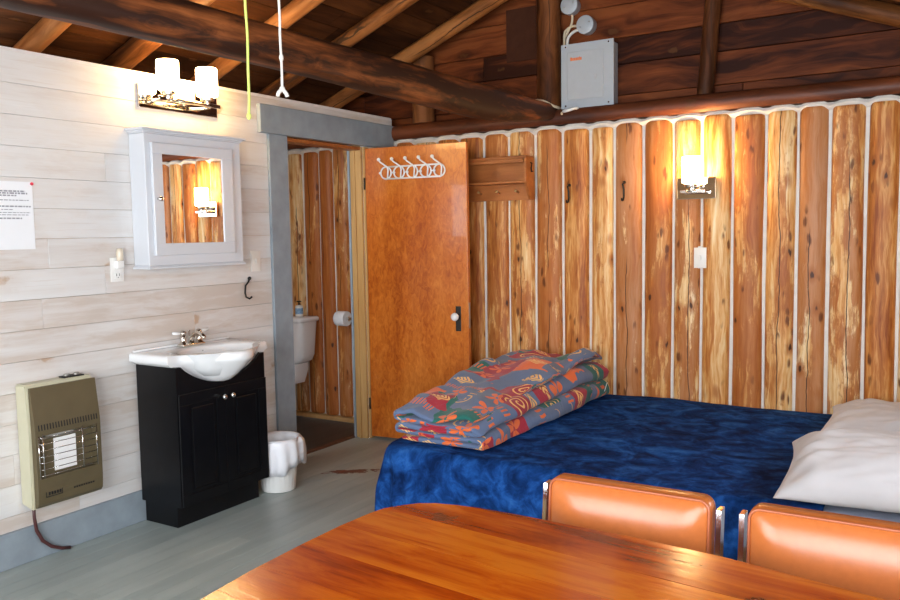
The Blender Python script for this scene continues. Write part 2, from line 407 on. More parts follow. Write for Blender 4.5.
def thing(name, label, cat, loc, group=None):
    o = bpy.data.objects.new(name, None); C.objects.link(o); o.location = loc; o.empty_display_size = .05
    ORG[o.name] = Vector(loc); o['label'] = label; o['category'] = cat
    if group: o['group'] = group
    return o
def tag(o, label, cat, group=None):
    o['label'] = label; o['category'] = cat
    if group: o['group'] = group
    return o
def struct(o): o['kind'] = 'structure'; return o
def lab(o, label): o['label'] = label; return o

# ------------------------------------------------------------------ room dimensions
XW, XL, YF = 4.20, -1.30, -6.10           # right wall, bathroom outer wall, wall behind the camera
RX, RZ, RS = 1.50, 3.13, .39              # ridge line and roof slope (rafter centres)
def rz(x): return RZ-RS*abs(x-RX)

# floor
b = MB(); x = .0
k = 0
while x < XW:
    x1 = min(x+.088, XW); y = YF
    while y < 0:
        y1 = min(0, y+random.uniform(1.6, 3.2))
        b.box(x, x1-.0015, y, y1-.001, -.02, 0)
        y = y1
    x = x1
struct(obj('floor', b, 'floor', loc=(0, 0, 0)))
b = MB(); x = XL
while x < -.1:
    b.box(x, min(x+.1, -.1)-.0015, -2.6, 0, -.02, -.002); x += .1
struct(obj('floor_bathroom', b, 'darkfloor', loc=(-.6, 0, 0)))
b = MB(); b.prism([(-.165, 0), (-.15, .008), (-.112, .008), (-.098, 0), (-.098, -.02), (-.165, -.02)], 'y', -1.128, -.362)
struct(obj('trim_1', b, 'threshold'))
b = MB(); b.box(-.098, 0, -1.128, -.362, -.02, -.0005)
struct(obj('floor_doorway', b, 'floor', loc=(0, 0, 0)))

# ------------------------------------------------------------------ log wall
seams = [-1.15, -1.005, -.86, -.70, -.56, -.415, -.27, -.12, .03, .20, .385, .566, .757, .945, 1.14, 1.333, 1.52, 1.68, 1.865, 2.047, 2.215, 2.39, 2.57, 2.74, 2.90, 3.08, 3.24, 3.41, 3.585, 3.76, 3.93, 4.10]
b = MB()
b.box(XL, XW, .0, .09, 0, 2.10)
# wavy mortar bead over the log tops
ring = []
xs = [XL+i*.02 for i in range(int((XW-XL)/.02)+1)]
def near_center(x):
    for s0, s1 in zip(seams, seams[1:]):
        if s0 <= x <= s1: return abs((x-s0)/(s1-s0)-.5)*2
    return 1
lo = []
for xx in xs:
    e = near_center(xx)
    zl = 2.075-.012*e+.004*nz(xx, 0, 0, 9); zh = 2.112-.020*e**2+.006*nz(xx, 3, 0, 8)
    lo.append([(xx, .05, zl-.03), (xx, -.012, zl), (xx, -.028-.006*nz(xx, 1, 1, 9), (zl+zh)/2), (xx, -.014, zh), (xx, .05, zh+.004)])
b.loops(lo)
wall_back = struct(obj('wall_back', b, 'chink', loc=(0, 0, 0)))
rnd = random.Random(3)
for s0, s1 in zip(seams, seams[1:]):
    w = s1-s0; cx = (s0+s1)/2; a = (w-.015)/2; dep = .046+rnd.uniform(-.005, .006)
    b = MB(); L = []; top = 2.078+rnd.uniform(-.012, .006); bot = .035
    lean = rnd.uniform(-.004, .004); NN = 22; sd = rnd.uniform(0, 50)
    zs = [bot, bot+.006, bot+.02]+[bot+.06+(top-bot-.10)*i/22 for i in range(23)]+[top-.02, top-.006, top]
    for i, z in enumerate(zs):
        sh = .88 if i == 0 else .96 if i == 1 else .99 if i == 2 else .99 if i == len(zs)-3 else .97 if i == len(zs)-2 else .90 if i == len(zs)-1 else 1
        aa = a*(1+.04*nz(sd, 0, z, 1.4)+.02*nz(sd, 5, z, 5)); cc = cx+lean*(z-1)+.004*nz(sd, 9, z, 1.3)
        rr = []
        for k in range(NN):
            t = PI*1.12*k/(NN-1)-PI*.06
            wobr = 1+.03*nz(sd+math.cos(t)*1.5, math.sin(t)*1.5, z*1.6)
            ct, st = math.cos(t), math.sin(t)
            rr.append((cc-aa*sh*math.copysign(abs(ct)**.85, ct)*wobr, .012-dep*sh*math.copysign(abs(st)**.72, st)*wobr, z))
        rr += [(cc+aa*sh*.9, .03, z), (cc-aa*sh*.9, .03, z)]
        L.append(rr)
    b.loops(L)
    o = obj('log', b, 'log', None, smooth=True, loc=(cx, 0, 0), angle=50)
    wl = o.location.copy(); o.parent = wall_back; o.location = wl
# floor strip at the log feet in the bathroom
b = MB(); b.prism([(.0, 0), (-.055, 0), (-.055, .008), (-.04, .026), (0, .032)], 'x', XL, -.14)
struct(obj('baseboard_back', b, 'jamb'))

# gable planks, plate, posts, patch
b = MB(); z = 2.10
hs = [.17, .19, .16, .2, .18, .19, .17]
for h in hs:
    hw = (RZ+.1-z)/RS
    if hw <= 0: break
    x0, x1 = max(XL, RX-hw), min(XW, RX+hw); xj = rnd.uniform(x0+.4, x1-.4)
    for xa, xb in ((x0, xj), (xj+.003, x1)):
        b.box(xa, xb, .075+rnd.uniform(0, .004), .11, z, z+h-.004, .002, 1)
    z += h
b.prism([(XL-.1, 2.0), (XW+.1, 2.0), (XW+.1, 2.2), (RX, 3.35), (XL-.1, 2.2)], 'y', .112, .13)
struct(obj('wall_gable', b, 'gable', loc=(0, 0, 0)))
b = MB(); L = []
for i in range(56):
    xx = XL+(XW-XL)*i/55
    zt = 2.205+.008*nz(xx, 0, 0, 1.5); zb = 2.106+.006*nz(xx, 4, 0, 2.2); yf = -.055+.010*nz(xx, 8, 0, 1.3)
    L.append([(xx, .075, zb), (xx, yf+.02, zb), (xx, yf, zb+.02), (xx, yf-.004, (zb+zt)/2), (xx, yf+.006, zt-.018), (xx, yf+.03, zt), (xx, .075, zt)])
b.loops(L)
tag(obj('wall_plate', b, 'plate', smooth=True, angle=40, loc=(1.5, 0, 2.1)), 'reddish brown squared timber lying along the top of the log wall', 'beam')
posts = [(.262, .262, .080, 'short thick round gable post seen left of the ceiling beam, nearest the partition'),
         (1.232, 1.232, .078, 'tall thick cracked gable post just left of the grey electrical panel'),
         (2.225, 2.275, .047, 'slim leaning gable post above the wall sconce, right of the electrical panel')]
for xb, xt, r, lb in posts:
    b = MB(); zt = rz(xt)+.018
    b.tube([(xb+(xt-xb)*i/12+.004*nz(xb, 0, i, .5), .018, 2.205+(zt-2.205)*i/12) for i in range(13)], [r*(1+.04*nz(xb, 2, i, .6)) for i in range(13)], 18)
    tag(obj('gable_post', b, 'post', smooth=True, angle=50), lb, 'post', 'round posts on the gable wall')
b = MB(); b.box(.90, 1.125, .066, .076, 2.56, 2.90)
struct(obj('trim_2', b, 'patch'))

# ------------------------------------------------------------------ roof
b = MB()
for sgn in (-1, 1):
    d = 0.0
    nrow = 0
    span = (RX-XL+.35) if sgn < 0 else (XW-RX+.35)
    cs = 1/math.hypot(1, RS)
    while d < span:
        d1 = min(d+.142, span)
        y = YF-.2
        while y < .11:
            y1 = min(.11, y+rnd.uniform(1.8, 3.4))
            xm = RX+sgn*(d+d1)/2; zm = RZ+.075-RS*(d+d1)/2
            b.obox((xm, (y+y1)/2, zm), (sgn*1, 0, -RS), (0, 1, 0), (d1-d-.004)/cs, y1-y-.003, .02)
            y = y1
        d = d1
    xm = RX+sgn*span/2
    b.obox((xm, (YF-.2+.11)/2, RZ+.105-RS*span/2), (sgn, 0, -RS), (0, 1, 0), span/cs+.1, .31-YF, .02)
struct(obj('ceiling', b, 'darkroof', loc=(0, 0, 0)))
left_lab = {-.14: 'round rafter lying against the gable wall on the left roof slope',
            -.78: 'round rafter next to the gable rafter, above the bathroom doorway',
            -1.36: 'round rafter above the white medicine cabinet, orange in the lamp glow',
            -1.95: 'round rafter just left of the glowing vanity light',
            -2.46: 'dark round rafter at the far upper left above the white board wall'}
right_lab = {-.14: 'round rafter lying against the gable wall at the upper right',
             -.78: 'round rafter crossing the upper right corner of the photo, ahead of the gable rafter'}
ry = [-.14, -.78, -1.36, -1.95, -2.46, -3.05, -3.65, -4.25, -4.85, -5.45]
for sgn, labs in ((-1, left_lab), (1, right_lab)):
    for y in ry:
        if y not in labs and y < -3.2: lbx = None
        xe = XL-.12 if sgn < 0 else XW+.12
        r0 = rnd.uniform(.048, .056) if y != -1.95 else .06
        b = MB(); L0 = V(RX+sgn*.05, y, rz(RX)-.0)
        p0 = V(RX+sgn*.02, y, rz(RX+sgn*.02)+.012); p1 = V(xe, y, rz(xe)+.012)
        pts = []; sd = rnd.uniform(0, 90)
        ln = (p1-p0).length; zax = (p1-p0).normalized()
        for i in range(15):
            t = i/14; pts.append((.006*nz(sd, t*3, 0), .01*nz(sd, 3, t*3), ln*t))
        b.tube(pts, [r0*(1+.05*nz(sd, 7, i, .5)) for i in range(15)], 16)
        o = obj('roof_rafter', b, 'rafter', smooth=True, angle=50, loc=(0, 0, 0))
        o.rotation_euler = zax.to_track_quat('Z', 'Y').to_euler(); o.location = p0
        if y in labs: tag(o, labs[y], 'rafter', 'round log rafters under the roof')
        else: tag(o, 'round rafter on the %s roof slope, outside the photo, towards the camera' % ('left' if sgn < 0 else 'right'), 'rafter', 'round rafters out of view over the %s side' % ('left' if sgn < 0 else 'right'))
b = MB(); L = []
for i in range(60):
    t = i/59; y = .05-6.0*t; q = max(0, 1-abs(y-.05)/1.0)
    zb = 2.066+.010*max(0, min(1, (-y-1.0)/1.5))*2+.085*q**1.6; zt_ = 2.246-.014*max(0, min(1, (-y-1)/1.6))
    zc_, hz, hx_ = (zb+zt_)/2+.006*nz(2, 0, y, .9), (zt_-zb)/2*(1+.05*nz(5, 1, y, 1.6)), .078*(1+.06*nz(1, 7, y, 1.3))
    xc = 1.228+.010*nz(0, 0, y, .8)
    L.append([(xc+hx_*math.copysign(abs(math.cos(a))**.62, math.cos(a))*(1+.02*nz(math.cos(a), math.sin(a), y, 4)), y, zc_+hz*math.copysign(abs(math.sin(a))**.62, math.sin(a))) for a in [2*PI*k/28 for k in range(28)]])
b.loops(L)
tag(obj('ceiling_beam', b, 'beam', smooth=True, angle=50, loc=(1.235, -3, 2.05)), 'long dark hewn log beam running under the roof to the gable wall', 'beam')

# ------------------------------------------------------------------ left wall of white boards
D0, D1, DT = -1.128, -.362, 2.03      # doorway
b = MB(); edges = [0.0]; z = 2.113
zz = [2.256, 2.113]
while z > .03:
    z -= .135; zz.append(max(z, 0))
zz = zz[::-1]
for z0, z1 in zip(zz, zz[1:]):
    if z1-z0 < .004: continue
    for (ya, yb) in ([(YF, D0), (D1, 0)] if z0 < DT else [(YF, -.005)]):
        y = ya
        while y < yb-.001:
            y1 = yb if yb-y < .9 else min(yb, y+rnd.uniform(.8, 2.3))
            if yb-y1 < .25: y1 = yb
            zb0 = z0
            if y >= D1-.01 or True:
                b.box(-.02, 0+rnd.uniform(-.001, .0005), y, y1-.0008, z0, z1-.0012, .0012, 1)
            y = y1
wl = struct(obj('wall_left', b, 'whiteboard', loc=(0, -3, 0)))
b = MB()
b.box(-.092, -.021, YF, D0, 0, 2.245); b.box(-.092, -.021, D1, -.002, 0, 2.245); b.box(-.092, -.021, D0, D1, DT+.02, 2.245)
struct(obj('wall_left_core', b, 'outerwall', loc=(0, -3, 0)))
b = MB(); b.box(-.095, .004, YF, -.02, 2.2465, 2.262)
struct(obj('trim_3', b, 'whitetop'))
# grey casing, header, jambs
b = MB(); b.box(.0015, .022, -1.285, -1.128, 0, 2.036, .002, 1)
struct(obj('trim_4', b, 'greypaint'))
b = MB(); b.box(.0015, .032, -1.362, -.030, 2.037, 2.203, .003, 1)
struct(obj('trim_5', b, 'greypaint'))
b = MB(); b.box(-.095, .0, D1-.022, D1, 0, DT, .002, 1); b.box(.0005, .018, D1-.002, D1+.048, 0, DT, .002, 1)
b.box(-.060, -.046, D1-.034, D1-.0221, 0, DT-.02)
struct(obj('trim_6', b, 'jamb'))
b = MB(); b.box(-.095, .0, D0+.0005, D0+.02, 0, DT, .002, 1)
struct(obj('trim_7', b, 'greypaint'))
b = MB(); b.box(-.095, 0, D0+.0205, D1-.0225, DT-.022, DT, .002, 1)
struct(obj('trim_8', b, 'shelfwood'))
b = MB(); b.box(-.112, -.0955, D1-.030, D1+.07, 0, DT+.07, .002, 1)
struct(obj('trim_9', b, 'greypaint'))
b = MB(); b.box(.0015, .022, YF, -1.287, 0, .158, .003, 1)
struct(obj('baseboard_left', b, 'greypaint'))

# walls out of view (with the windows that light the room)
def wall_with_holes(name, axis, pos, a0, a1, top, holes, mat):
    b = MB()
    cuts = sorted(set([a0, a1]+[h for q in holes for h in q[:2]]))
    for c0, c1 in zip(cuts, cuts[1:]):
        m = (c0+c1)/2; hs_ = [q for q in holes if q[0] < m < q[1]]
        spans = [(0, top)] if not hs_ else [(0, hs_[0][2]), (hs_[0][3], top)]
        for z0, z1 in spans:
            if axis == 'y': b.box(c0, c1, pos-.1, pos, z0, z1)
            else: b.box(pos, pos+.1, c0, c1, z0, z1)
    return struct(obj(name, b, mat))
WF = [(1.0, 2.35, .65, 2.35), (2.5, 4.1, .65, 2.35)]
WR = [(-5.0, -3.9, .95, 1.9), (-2.45, -1.65, 1.0, 1.75)]  # second window is added by the bed to brighten the pillows
wall_with_holes('wall_front', 'y', YF, XL-.1, XW+.1, 3.3, WF, 'outerwall')
wall_with_holes('wall_right', 'x', XW, YF, .09, 2.15, WR, 'outerwall')
b = MB(); b.box(XL-.1, XL, YF, .09, 0, 2.3); b.box(XL, -.0925, -2.7, -2.6, 0, 2.2)
struct(obj('wall_bathroom', b, 'outerwall'))
n = 0
for axis, L in (('y', WF), ('x', WR)):
    for a0, a1, z0, z1 in L:
        n += 1; b = MB(); f = .05
        for (p0, p1, q0, q1) in ((a0, a1, z0, z0+f), (a0, a1, z1-f, z1), (a0, a0+f, z0+f, z1-f), (a1-f, a1, z0+f, z1-f), ((a0+a1)/2-.015, (a0+a1)/2+.015, z0+f, z1-f)):
            if axis == 'y': b.box(p0, p1, YF-.07, YF-.01, q0, q1)
            else: b.box(XW+.01, XW+.07, p0, p1, q0, q1)
        struct(obj('window_%d' % n, b, 'whitelacquer'))
        ld = bpy.data.lights.new('window_portal', 'AREA'); ld.shape = 'RECTANGLE'; ld.size = a1-a0; ld.size_y = z1-z0
        ld.cycles.is_portal = True
        lo_ = bpy.data.objects.new('window_portal', ld); C.objects.link(lo_)
        if axis == 'y':
            lo_.location = ((a0+a1)/2, YF-.11, (z0+z1)/2); lo_.rotation_euler = (PI/2, 0, PI)
            lo_.rotation_euler = V(0, 1, 0).to_track_quat('-Z', 'Z').to_euler()
        else:
            lo_.location = (XW+.11, (a0+a1)/2, (z0+z1)/2)
            lo_.rotation_euler = V(-1, 0, 0).to_track_quat('-Z', 'Z').to_euler()

# ------------------------------------------------------------------ door (open, nearly parallel to the log wall)
hx, hy = .022, -.362
dang = math.radians(5.6); W, TH, H0, H1 = .765, .036, .018, 2.018
du = V(math.cos(dang), math.sin(dang), 0); dn = V(math.sin(dang), -math.cos(dang), 0)     # along width, towards camera
def dpt(u, n_, z): return V(hx, hy, 0)+du*u+dn*n_+V(0, 0, z)
b = MB(); b.obox(dpt(W/2, -TH/2, (H0+H1)/2), du, -dn, W, TH, H1-H0, .002)
door = struct(obj('door_1', b, 'door', loc=(hx, hy, 0)))
door['label'] = 'orange brown plywood door standing open against the log wall'
b = MB(); b.obox(dpt(.692, .002, .868), du, -dn, .038, .005, .165, .0015)
for zz_ in (.795, .942): b.obox(dpt(.692, .005, zz_), du, -dn, .02, .003, .008)
lp = obj('lock_plate', b, 'blacklock', door)
b = MB()
c0 = dpt(.690, .004, .885); prof = [(.009, 0), (.008, .02), (.012, .028), (.024, .038), (.028, .05), (.024, .062), (.012, .07)]
L = []
for r, h in prof: L.append([c0+dn*h+(du*math.cos(2*PI*k/20)+V(0, 0, 1)*math.sin(2*PI*k/20))*r for k in range(20)])
b.loops(L); lab(obj('door_knob', b, 'doorknobglass', door, smooth=True), 'clear white door knob')
b = MB(); b.obox(dpt(W+.001, -TH/2, .89), -dn, V(0, 0, 1), .02, .17, .002)
obj('latch_plate', b, 'reflector', door)
for zz_ in (.25, 1.78):
    b = MB(); q = dpt(-.008, .002, zz_); b.tube([q-V(0, 0, .04), q+V(0, 0, .04)], .006, 10); obj('hinge', b, 'blacklock', door, smooth=True)

# coat rack on the door: five loops between two rails, five ball-tipped hooks
rack = thing('coat_rack', 'white five-hook coat rack with ring pattern on the orange door', 'coat rack', dpt(.36, 0, 1.83))
b = MB(); U0, U1, zc = .170, .575, 1.845
cen = [U0+(U1-U0)*i/4 for i in range(5)]
for zo in (.040, -.040): b.tube([dpt(U0, .010, zc+zo), dpt(U1, .010, zc+zo)], .006, 10)
for uc in cen: b.tube([dpt(uc+.040*math.cos(a), .010, zc+.040*math.sin(a)) for a in [2*PI*k/24 for k in range(25)]], .0058, 8, False)
for i in range(4):
    m_ = (cen[i]+cen[i+1])/2
    b.tube([dpt(cen[i]+.040, .010, zc), dpt(cen[i+1]-.040, .010, zc)], .0045, 8)
    b.ball(dpt(m_+.012, .012, zc), .011)
b.ball(dpt(U0-.044, .012, zc), .010)
for uc in (cen[0], cen[2], cen[4]): b.tube([dpt(uc, 0, zc-.04), dpt(uc, .012, zc-.04)], .007, 8)
obj('backing', b, 'ceramic', rack, smooth=True)
for uc in cen:
    b = MB()
    b.tube([dpt(uc+.012, .012, zc-.04), dpt(uc+.02, .016, zc+.02), dpt(uc+.014, .022, zc+.040), dpt(uc-.006, .038, zc+.058), dpt(uc-.020, .050, zc+.070), dpt(uc-.027, .055, zc+.082)], .0055, 8)
    b.ball(dpt(uc-.029, .055, zc+.088), .0125)
    obj('hook', b, 'ceramic', rack, smooth=True)

# ------------------------------------------------------------------ wooden wall shelf with pegs
ws = thing('wall_shelf', 'small brown wooden shelf with peg rail on the log wall beside the door', 'shelf', (.83, -.05, 1.64))
b = MB(); b.box(.48, 1.15, -.165, -.046, 1.900, 1.918, .002, 1); obj('top_board', b, 'shelfwood', ws)
b = MB(); b.box(.49, 1.135, -.16, -.046, 1.745, 1.760, .002, 1); obj('shelf_board', b, 'shelfwood', ws)
b = MB(); b.box(.49, 1.135, -.056, -.046, 1.640, 1.8995, .001, 1); obj('back_board', b, 'shelfwood', ws)
for xx in (.479, 1.136):
    b = MB(); b.prism([(-.165, 1.8995), (-.046, 1.8995), (-.046, 1.64), (-.09, 1.64), (-.13, 1.675), (-.165, 1.75)], 'x', xx, xx+.016, .0015); obj('side_panel', b, 'shelfwood', ws)
for xx in (.60, .76, .90, 1.04):
    b = MB(); b.tube([(xx, -.056, 1.690), (xx, -.09, 1.697), (xx, -.098, 1.70)], [.006, .006, .010], 10); obj('peg', b, 'jamb', ws, smooth=True)
b = MB(); b.box(.495, 1.13, -.165, -.158, 1.876, 1.8995, .001, 1); obj('front_rail', b, 'shelfwood', ws)

b = MB(); b.tube([(1.153, -.10, 1.875), (1.164, -.103, 1.868), (1.160, -.108, 1.84), (1.166, -.115, 1.815), (1.178, -.118, 1.818)], .004, 8); obj('hook', b, 'iron', ws, smooth=True)
# black hooks on the logs, and the one on the white wall
def hook(name, base, n_, label, group, h=.12):
    """wavy iron hook: base point on the wall, n_ = wall normal"""
    n_ = Vector(n_); t = thing(name, label, 'hook', base, group); base = Vector(base)
    sx = n_.cross(V(0, 0, 1))
    b = MB(); b.ball(base+n_*.004+V(0, 0, h*.45), .010, (1, 1, 1)); obj('mount', b, 'iron', t, smooth=True)
    b = MB()
    b.tube([base+n_*.006+V(0, 0, h*.45), base+n_*.022+V(0, 0, h*.36)+sx*.004, base+n_*.014+V(0, 0, h*.1), base+n_*.012+V(0, 0, -h*.25), base+n_*.024+V(0, 0, -h*.45), base+n_*.042+V(0, 0, -h*.47), base+n_*.052+V(0, 0, -h*.35)], [.006, .006, .006, .006, .006, .0055, .004], 10)
    obj('hook_bar', b, 'iron', t, smooth=True)
hook('coat_hook', (1.395, -.040, 1.668), (0, -1, 0), 'black iron hook on the log wall nearest the wooden shelf', 'black hooks on the log wall')
hook('coat_hook', (1.757, -.040, 1.668), (0, -1, 0), 'black iron hook on the log wall, farther right from the wooden shelf', 'black hooks on the log wall')
b = MB(); t = thing('coat_hook', 'black bent wire hook on the white board wall beside the doorway', 'hook', (.002, -1.487, 1.13))
b.ball((.008, -1.470, 1.190), .011); obj('mount', b, 'iron', t, smooth=True)
b = MB(); b.tube([(.008, -1.468, 1.190), (.018, -1.49, 1.17), (.020, -1.515, 1.150), (.020, -1.520, 1.11), (.022, -1.516, 1.085), (.034, -1.50, 1.074), (.042, -1.488, 1.086)], .0055, 10); obj('hook_bar', b, 'iron', t, smooth=True)

# ------------------------------------------------------------------ lamps
vl = thing('vanity_light', 'two-shade chrome vanity light glowing on the white wall above the cabinet', 'wall lamp', (.0, -1.93, 2.07))
b = MB(); b.box(.001, .016, -2.185, -1.675, 2.085, 2.205, .003, 2); obj('back_plate', b, 'mirrorplate', vl)
b = MB()
b.tube([(.015, -2.10, 2.125), (.06, -2.09, 2.125), (.10, -2.06, 2.125), (.125, -1.96, 2.125), (.125, -1.90, 2.125), (.10, -1.80, 2.125), (.06, -1.77, 2.125), (.015, -1.76, 2.125)], .009, 10)
b.box(.092, .104, -2.13, -1.73, 2.118, 2.140, .002, 1)
obj('arm', b, 'nickel', vl, smooth=True, angle=40)
for yc in (-2.075, -1.822):
    b = MB(); b.lathe([(.012, 2.128), (.014, 2.145), (.034, 2.150), (.036, 2.165), (.03, 2.17)], (.105, yc, 0)); obj('shade_holder', b, 'nickel', vl, smooth=True, angle=40)
    b = MB(); b.lathe([(.044, 2.171), (.053, 2.175), (.055, 2.20), (.055, 2.312), (.052, 2.318), (.049, 2.312), (.049, 2.20), (.044, 2.178)], (.105, yc, 0), caps=True)
    lab(obj('lamp_shade', b, 'glow', vl, smooth=True, angle=50), 'lit white glass lamp shade')
sc = thing('wall_sconce', 'single-shade chrome wall sconce glowing on the log wall', 'wall lamp', (2.2, -.045, 1.60))
b = MB(); b.box(2.09, 2.312, -.066, -.046, 1.605, 1.728, .003, 2); obj('back_plate', b, 'mirrorplate', sc)
b = MB(); b.tube([(2.13, -.066, 1.645), (2.13, -.11, 1.645), (2.16, -.135, 1.645), (2.22, -.135, 1.645), (2.262, -.11, 1.645), (2.262, -.066, 1.645)], .009, 10)
b.box(2.125, 2.265, -.142, -.130, 1.636, 1.656, .002, 1); obj('arm', b, 'nickel', sc, smooth=True, angle=40)
b = MB(); b.lathe([(.012, 1.65), (.014, 1.668), (.036, 1.674), (.038, 1.688), (.03, 1.692)], (2.19, -.13, 0)); obj('shade_holder', b, 'nickel', sc, smooth=True, angle=40)
b = MB(); b.lathe([(.044, 1.693), (.053, 1.697), (.055, 1.72), (.055, 1.838), (.052, 1.844), (.049, 1.838), (.049, 1.72), (.044, 1.70)], (2.19, -.13, 0))
lab(obj('lamp_shade', b, 'glow', sc, smooth=True, angle=50), 'lit white glass lamp shade')

# ------------------------------------------------------------------ medicine cabinet
mc = thing('medicine_cabinet', 'white mirrored medicine cabinet on the wall above the sink', 'cabinet', (0, -1.925, 1.29))
ya, yb_, za, zb = -2.245, -1.615, 1.295, 1.945
b = MB(); b.box(.001, .115, ya, yb_, za, zb, .002, 1)
obj('body', b, 'whitelacquer', mc)
b = MB()
prof = [(0, 1.9455), (.0, 1.968), (.03, 1.968), (.03, 1.96), (.022, 1.955), (.008, 1.9455)]
for off, z0, z1 in ((.006, 1.9455, 1.952), (.014, 1.952, 1.960), (.026, 1.960, 1.972)): b.box(.001, .115+off, ya-off, yb_+off, z0, z1, .002, 1)
obj('crown_moulding', b, 'whitelacquer', mc)
b = MB()
for off, z0, z1 in ((.004, 1.289, 1.2948), (.010, 1.278, 1.289)): b.box(.001, .115+off, ya-off, yb_+off, z0, z1, .002, 1)
obj('base_moulding', b, 'whitelacquer', mc)
b = MB()   # door ring
d0, d1, e0, e1 = -2.215, -1.690, 1.345, 1.902
m0, m1, k0, k1 = -2.155, -1.765, 1.405, 1.848
for (p0, p1, q0, q1) in ((d0, d1, e0, k0), (d0, d1, k1, e1), (d0, m0, k0, k1), (m1, d1, k0, k1)): b.box(.1165, .135, p0, p1, q0, q1, .002, 1)
dr = obj('door', b, 'whitelacquer', mc)
b = MB(); b.box(.119, .128, m0-.001, m1+.001, k0-.001, k1+.001)
mr = lab(obj('mirror', b, 'mirror', dr), 'mirror reflecting the log wall and sconce')
mr.rotation_euler.z = -.008
b = MB(); b.lathe([(.006, .135), (.005, .146), (.012, .152), (.013, .160), (.007, .166)], (0, -2.193, 1.625), axis='x', n=16); obj('knob', b, 'chrome', dr, smooth=True)

# ------------------------------------------------------------------ vanity cabinet, sink, faucet
vc = thing('vanity_cabinet', 'black two-door vanity cabinet under the white sink', 'cabinet', (.16, -1.99, 0))
y0, y1, xf, zt = -2.283, -1.690, .318, .806
for yy in (y0, y1-.016):
    b = MB(); b.prism([(.024, .112), (xf, .112), (xf, zt), (.024, zt)], 'y', yy, yy+.016, .001); obj('side_panel', b, 'black', vc)
for yy in (y0+.020, y1-.036):
    b = MB(); b.box(.024, .262, yy, yy+.016, 0, .1135); obj('base_side', b, 'black', vc)
b = MB(); b.box(.245, .2615, y0+.0365, y1-.0365, 0, .1135); obj('toe_kick', b, 'black', vc)
b = MB(); b.box(.026, .3, y0+.017, y1-.017, .114, .13); b.box(.026, .034, y0+.017, y1-.017, .13, .70); obj('carcass', b, 'black', vc)
# front apron with the arc that follows the bowl
b = MB(); poly = [(y0+.0165, zt-.0), (y0+.0165, .665), (y1-.0165, .665), (y1-.0165, zt)]
for i in range(21):
    yy = y1-.03-(y1-y0-.06)*i/20; poly.append((yy, zt-.108*math.sin(PI*i/20)**.8))
b.prism(poly, 'x', .302, .318); obj('apron', b, 'black', vc)
ym = (y0+y1)/2
for sg, (a, c) in ((-1, (y0+.004, ym-.0015)), (1, (ym+.0015, y1-.004))):
    b = MB(); f = .055
    b.box(.3185, .325, a, c, .118, .672, .002, 1)
    for (p0, p1, q0, q1) in ((a, c, .118, .118+f), (a, c, .672-f, .672), (a, a+f, .118+f, .672-f), (c-f, c, .118+f, .672-f)): b.box(.3251, .330, p0, p1, q0, q1, .002, 2)
    b.box(.3251, .329, a+f+.02, c-f-.02, .118+f+.02, .672-f-.02, .005, 2)
    dd = obj('door', b, 'black', vc)
    yk = ym+sg*.028
    b = MB(); b.lathe([(.007, .3302), (.005, .345), (.013, .352), (.014, .361), (.008, .367)], (0, yk, .622), axis='x', n=18); obj('knob', b, 'chrome', dd, smooth=True)

b = MB(); NS = 96; yc = -1.972; hw = .335; zt = .862
def outl(k, ins=0.0):
    # rounded-back, bow-front outline, walked counter-clockwise
    t = k/NS
    P = []
    return P
def outline(ins):
    pts = []
    h = hw-ins
    for i in range(25): pts.append((.006+ins*.3, yc+h-2*h*i/24))                   # back edge, +y to -y
    for i in range(1, 10): pts.append((.006+(.285-ins)*i/9, yc-h))                 # left side
    for i in range(1, 53):
        s = i/53; yy = yc-h+2*h*s; q = abs(2*s-1)
        bow = .190*math.cos(min(1, q/.86)*PI/2)**2
        pts.append((.291-ins+bow*(1-ins*.8), yy))                                     # bow front
    for i in range(0, 10): pts.append((.006+(.285-ins)*(1-i/10), yc+h))
    return pts
def ell(cx, rx, ry, z, pts):
    r = []
    for (px, py) in pts:
        a = math.atan2((py-yc)/.32, (px-.22)/.24); r.append((cx+rx*math.cos(a), yc+ry*math.sin(a), z))
    return r
O = outline(0); O2 = outline(.008)
def lerp(A, B, t, z): return [(p[0]+(q[0]-p[0])*t, p[1]+(q[1]-p[1])*t, z) for p, q in zip(A, B)]
E0 = ell(.235, .06, .06, .69, O)
L = [lerp(O, E0, .9, .692), lerp(O, E0, .72, .705), lerp(O, E0, .50, .735), lerp(O, E0, .28, .772), lerp(O, E0, .10, .803),
     lerp(O, E0, .03, .815), [(p[0], p[1], .824) for p in O], [(p[0], p[1], zt-.008) for p in O], [(p[0], p[1], zt) for p in O2]]
bw = lambda sx, z: ell(.285, .152*sx, .232*sx, z, O)
L += [lerp(O2, bw(1.04, zt), .6, zt-.0005), bw(1.03, zt-.002), bw(1.0, zt-.010), bw(.95, zt-.03), bw(.82, zt-.08), bw(.55, zt-.125), bw(.2, zt-.14), bw(.06, zt-.142)]
b.loops(L)
sk = thing('sink', 'white bow-front ceramic sink on the black vanity cabinet', 'sink', (.02, yc, .81))
obj('basin', b, 'ceramic', sk, smooth=True, angle=60)
b = MB(); b.box(.006, .022, yc-hw+.02, yc+hw-.02, zt+.0005, zt+.012, .004, 2); obj('back_lip', b, 'ceramic', sk, smooth=True, angle=40)
b = MB(); b.lathe([(.009, .136), (.009, .139)], (0, yc+.02, zt-.03), axis='x', n=14); obj('overflow_hole', b, 'dark', sk)
fc = thing('faucet', 'nickel two-handle faucet with white porcelain levers on the sink', 'faucet', (.075, yc, zt))
b = MB(); b.box(.050, .100, yc-.075, yc+.075, zt+.0005, zt+.016, .006, 3)
for s in (-1, 1): b.lathe([(.026, zt+.016), (.02, zt+.022), (.015, zt+.035), (.017, zt+.055), (.012, zt+.062)], (.075, yc+s*.052, 0), n=18)
obj('base_plate', b, 'nickel', fc, smooth=True, angle=45)
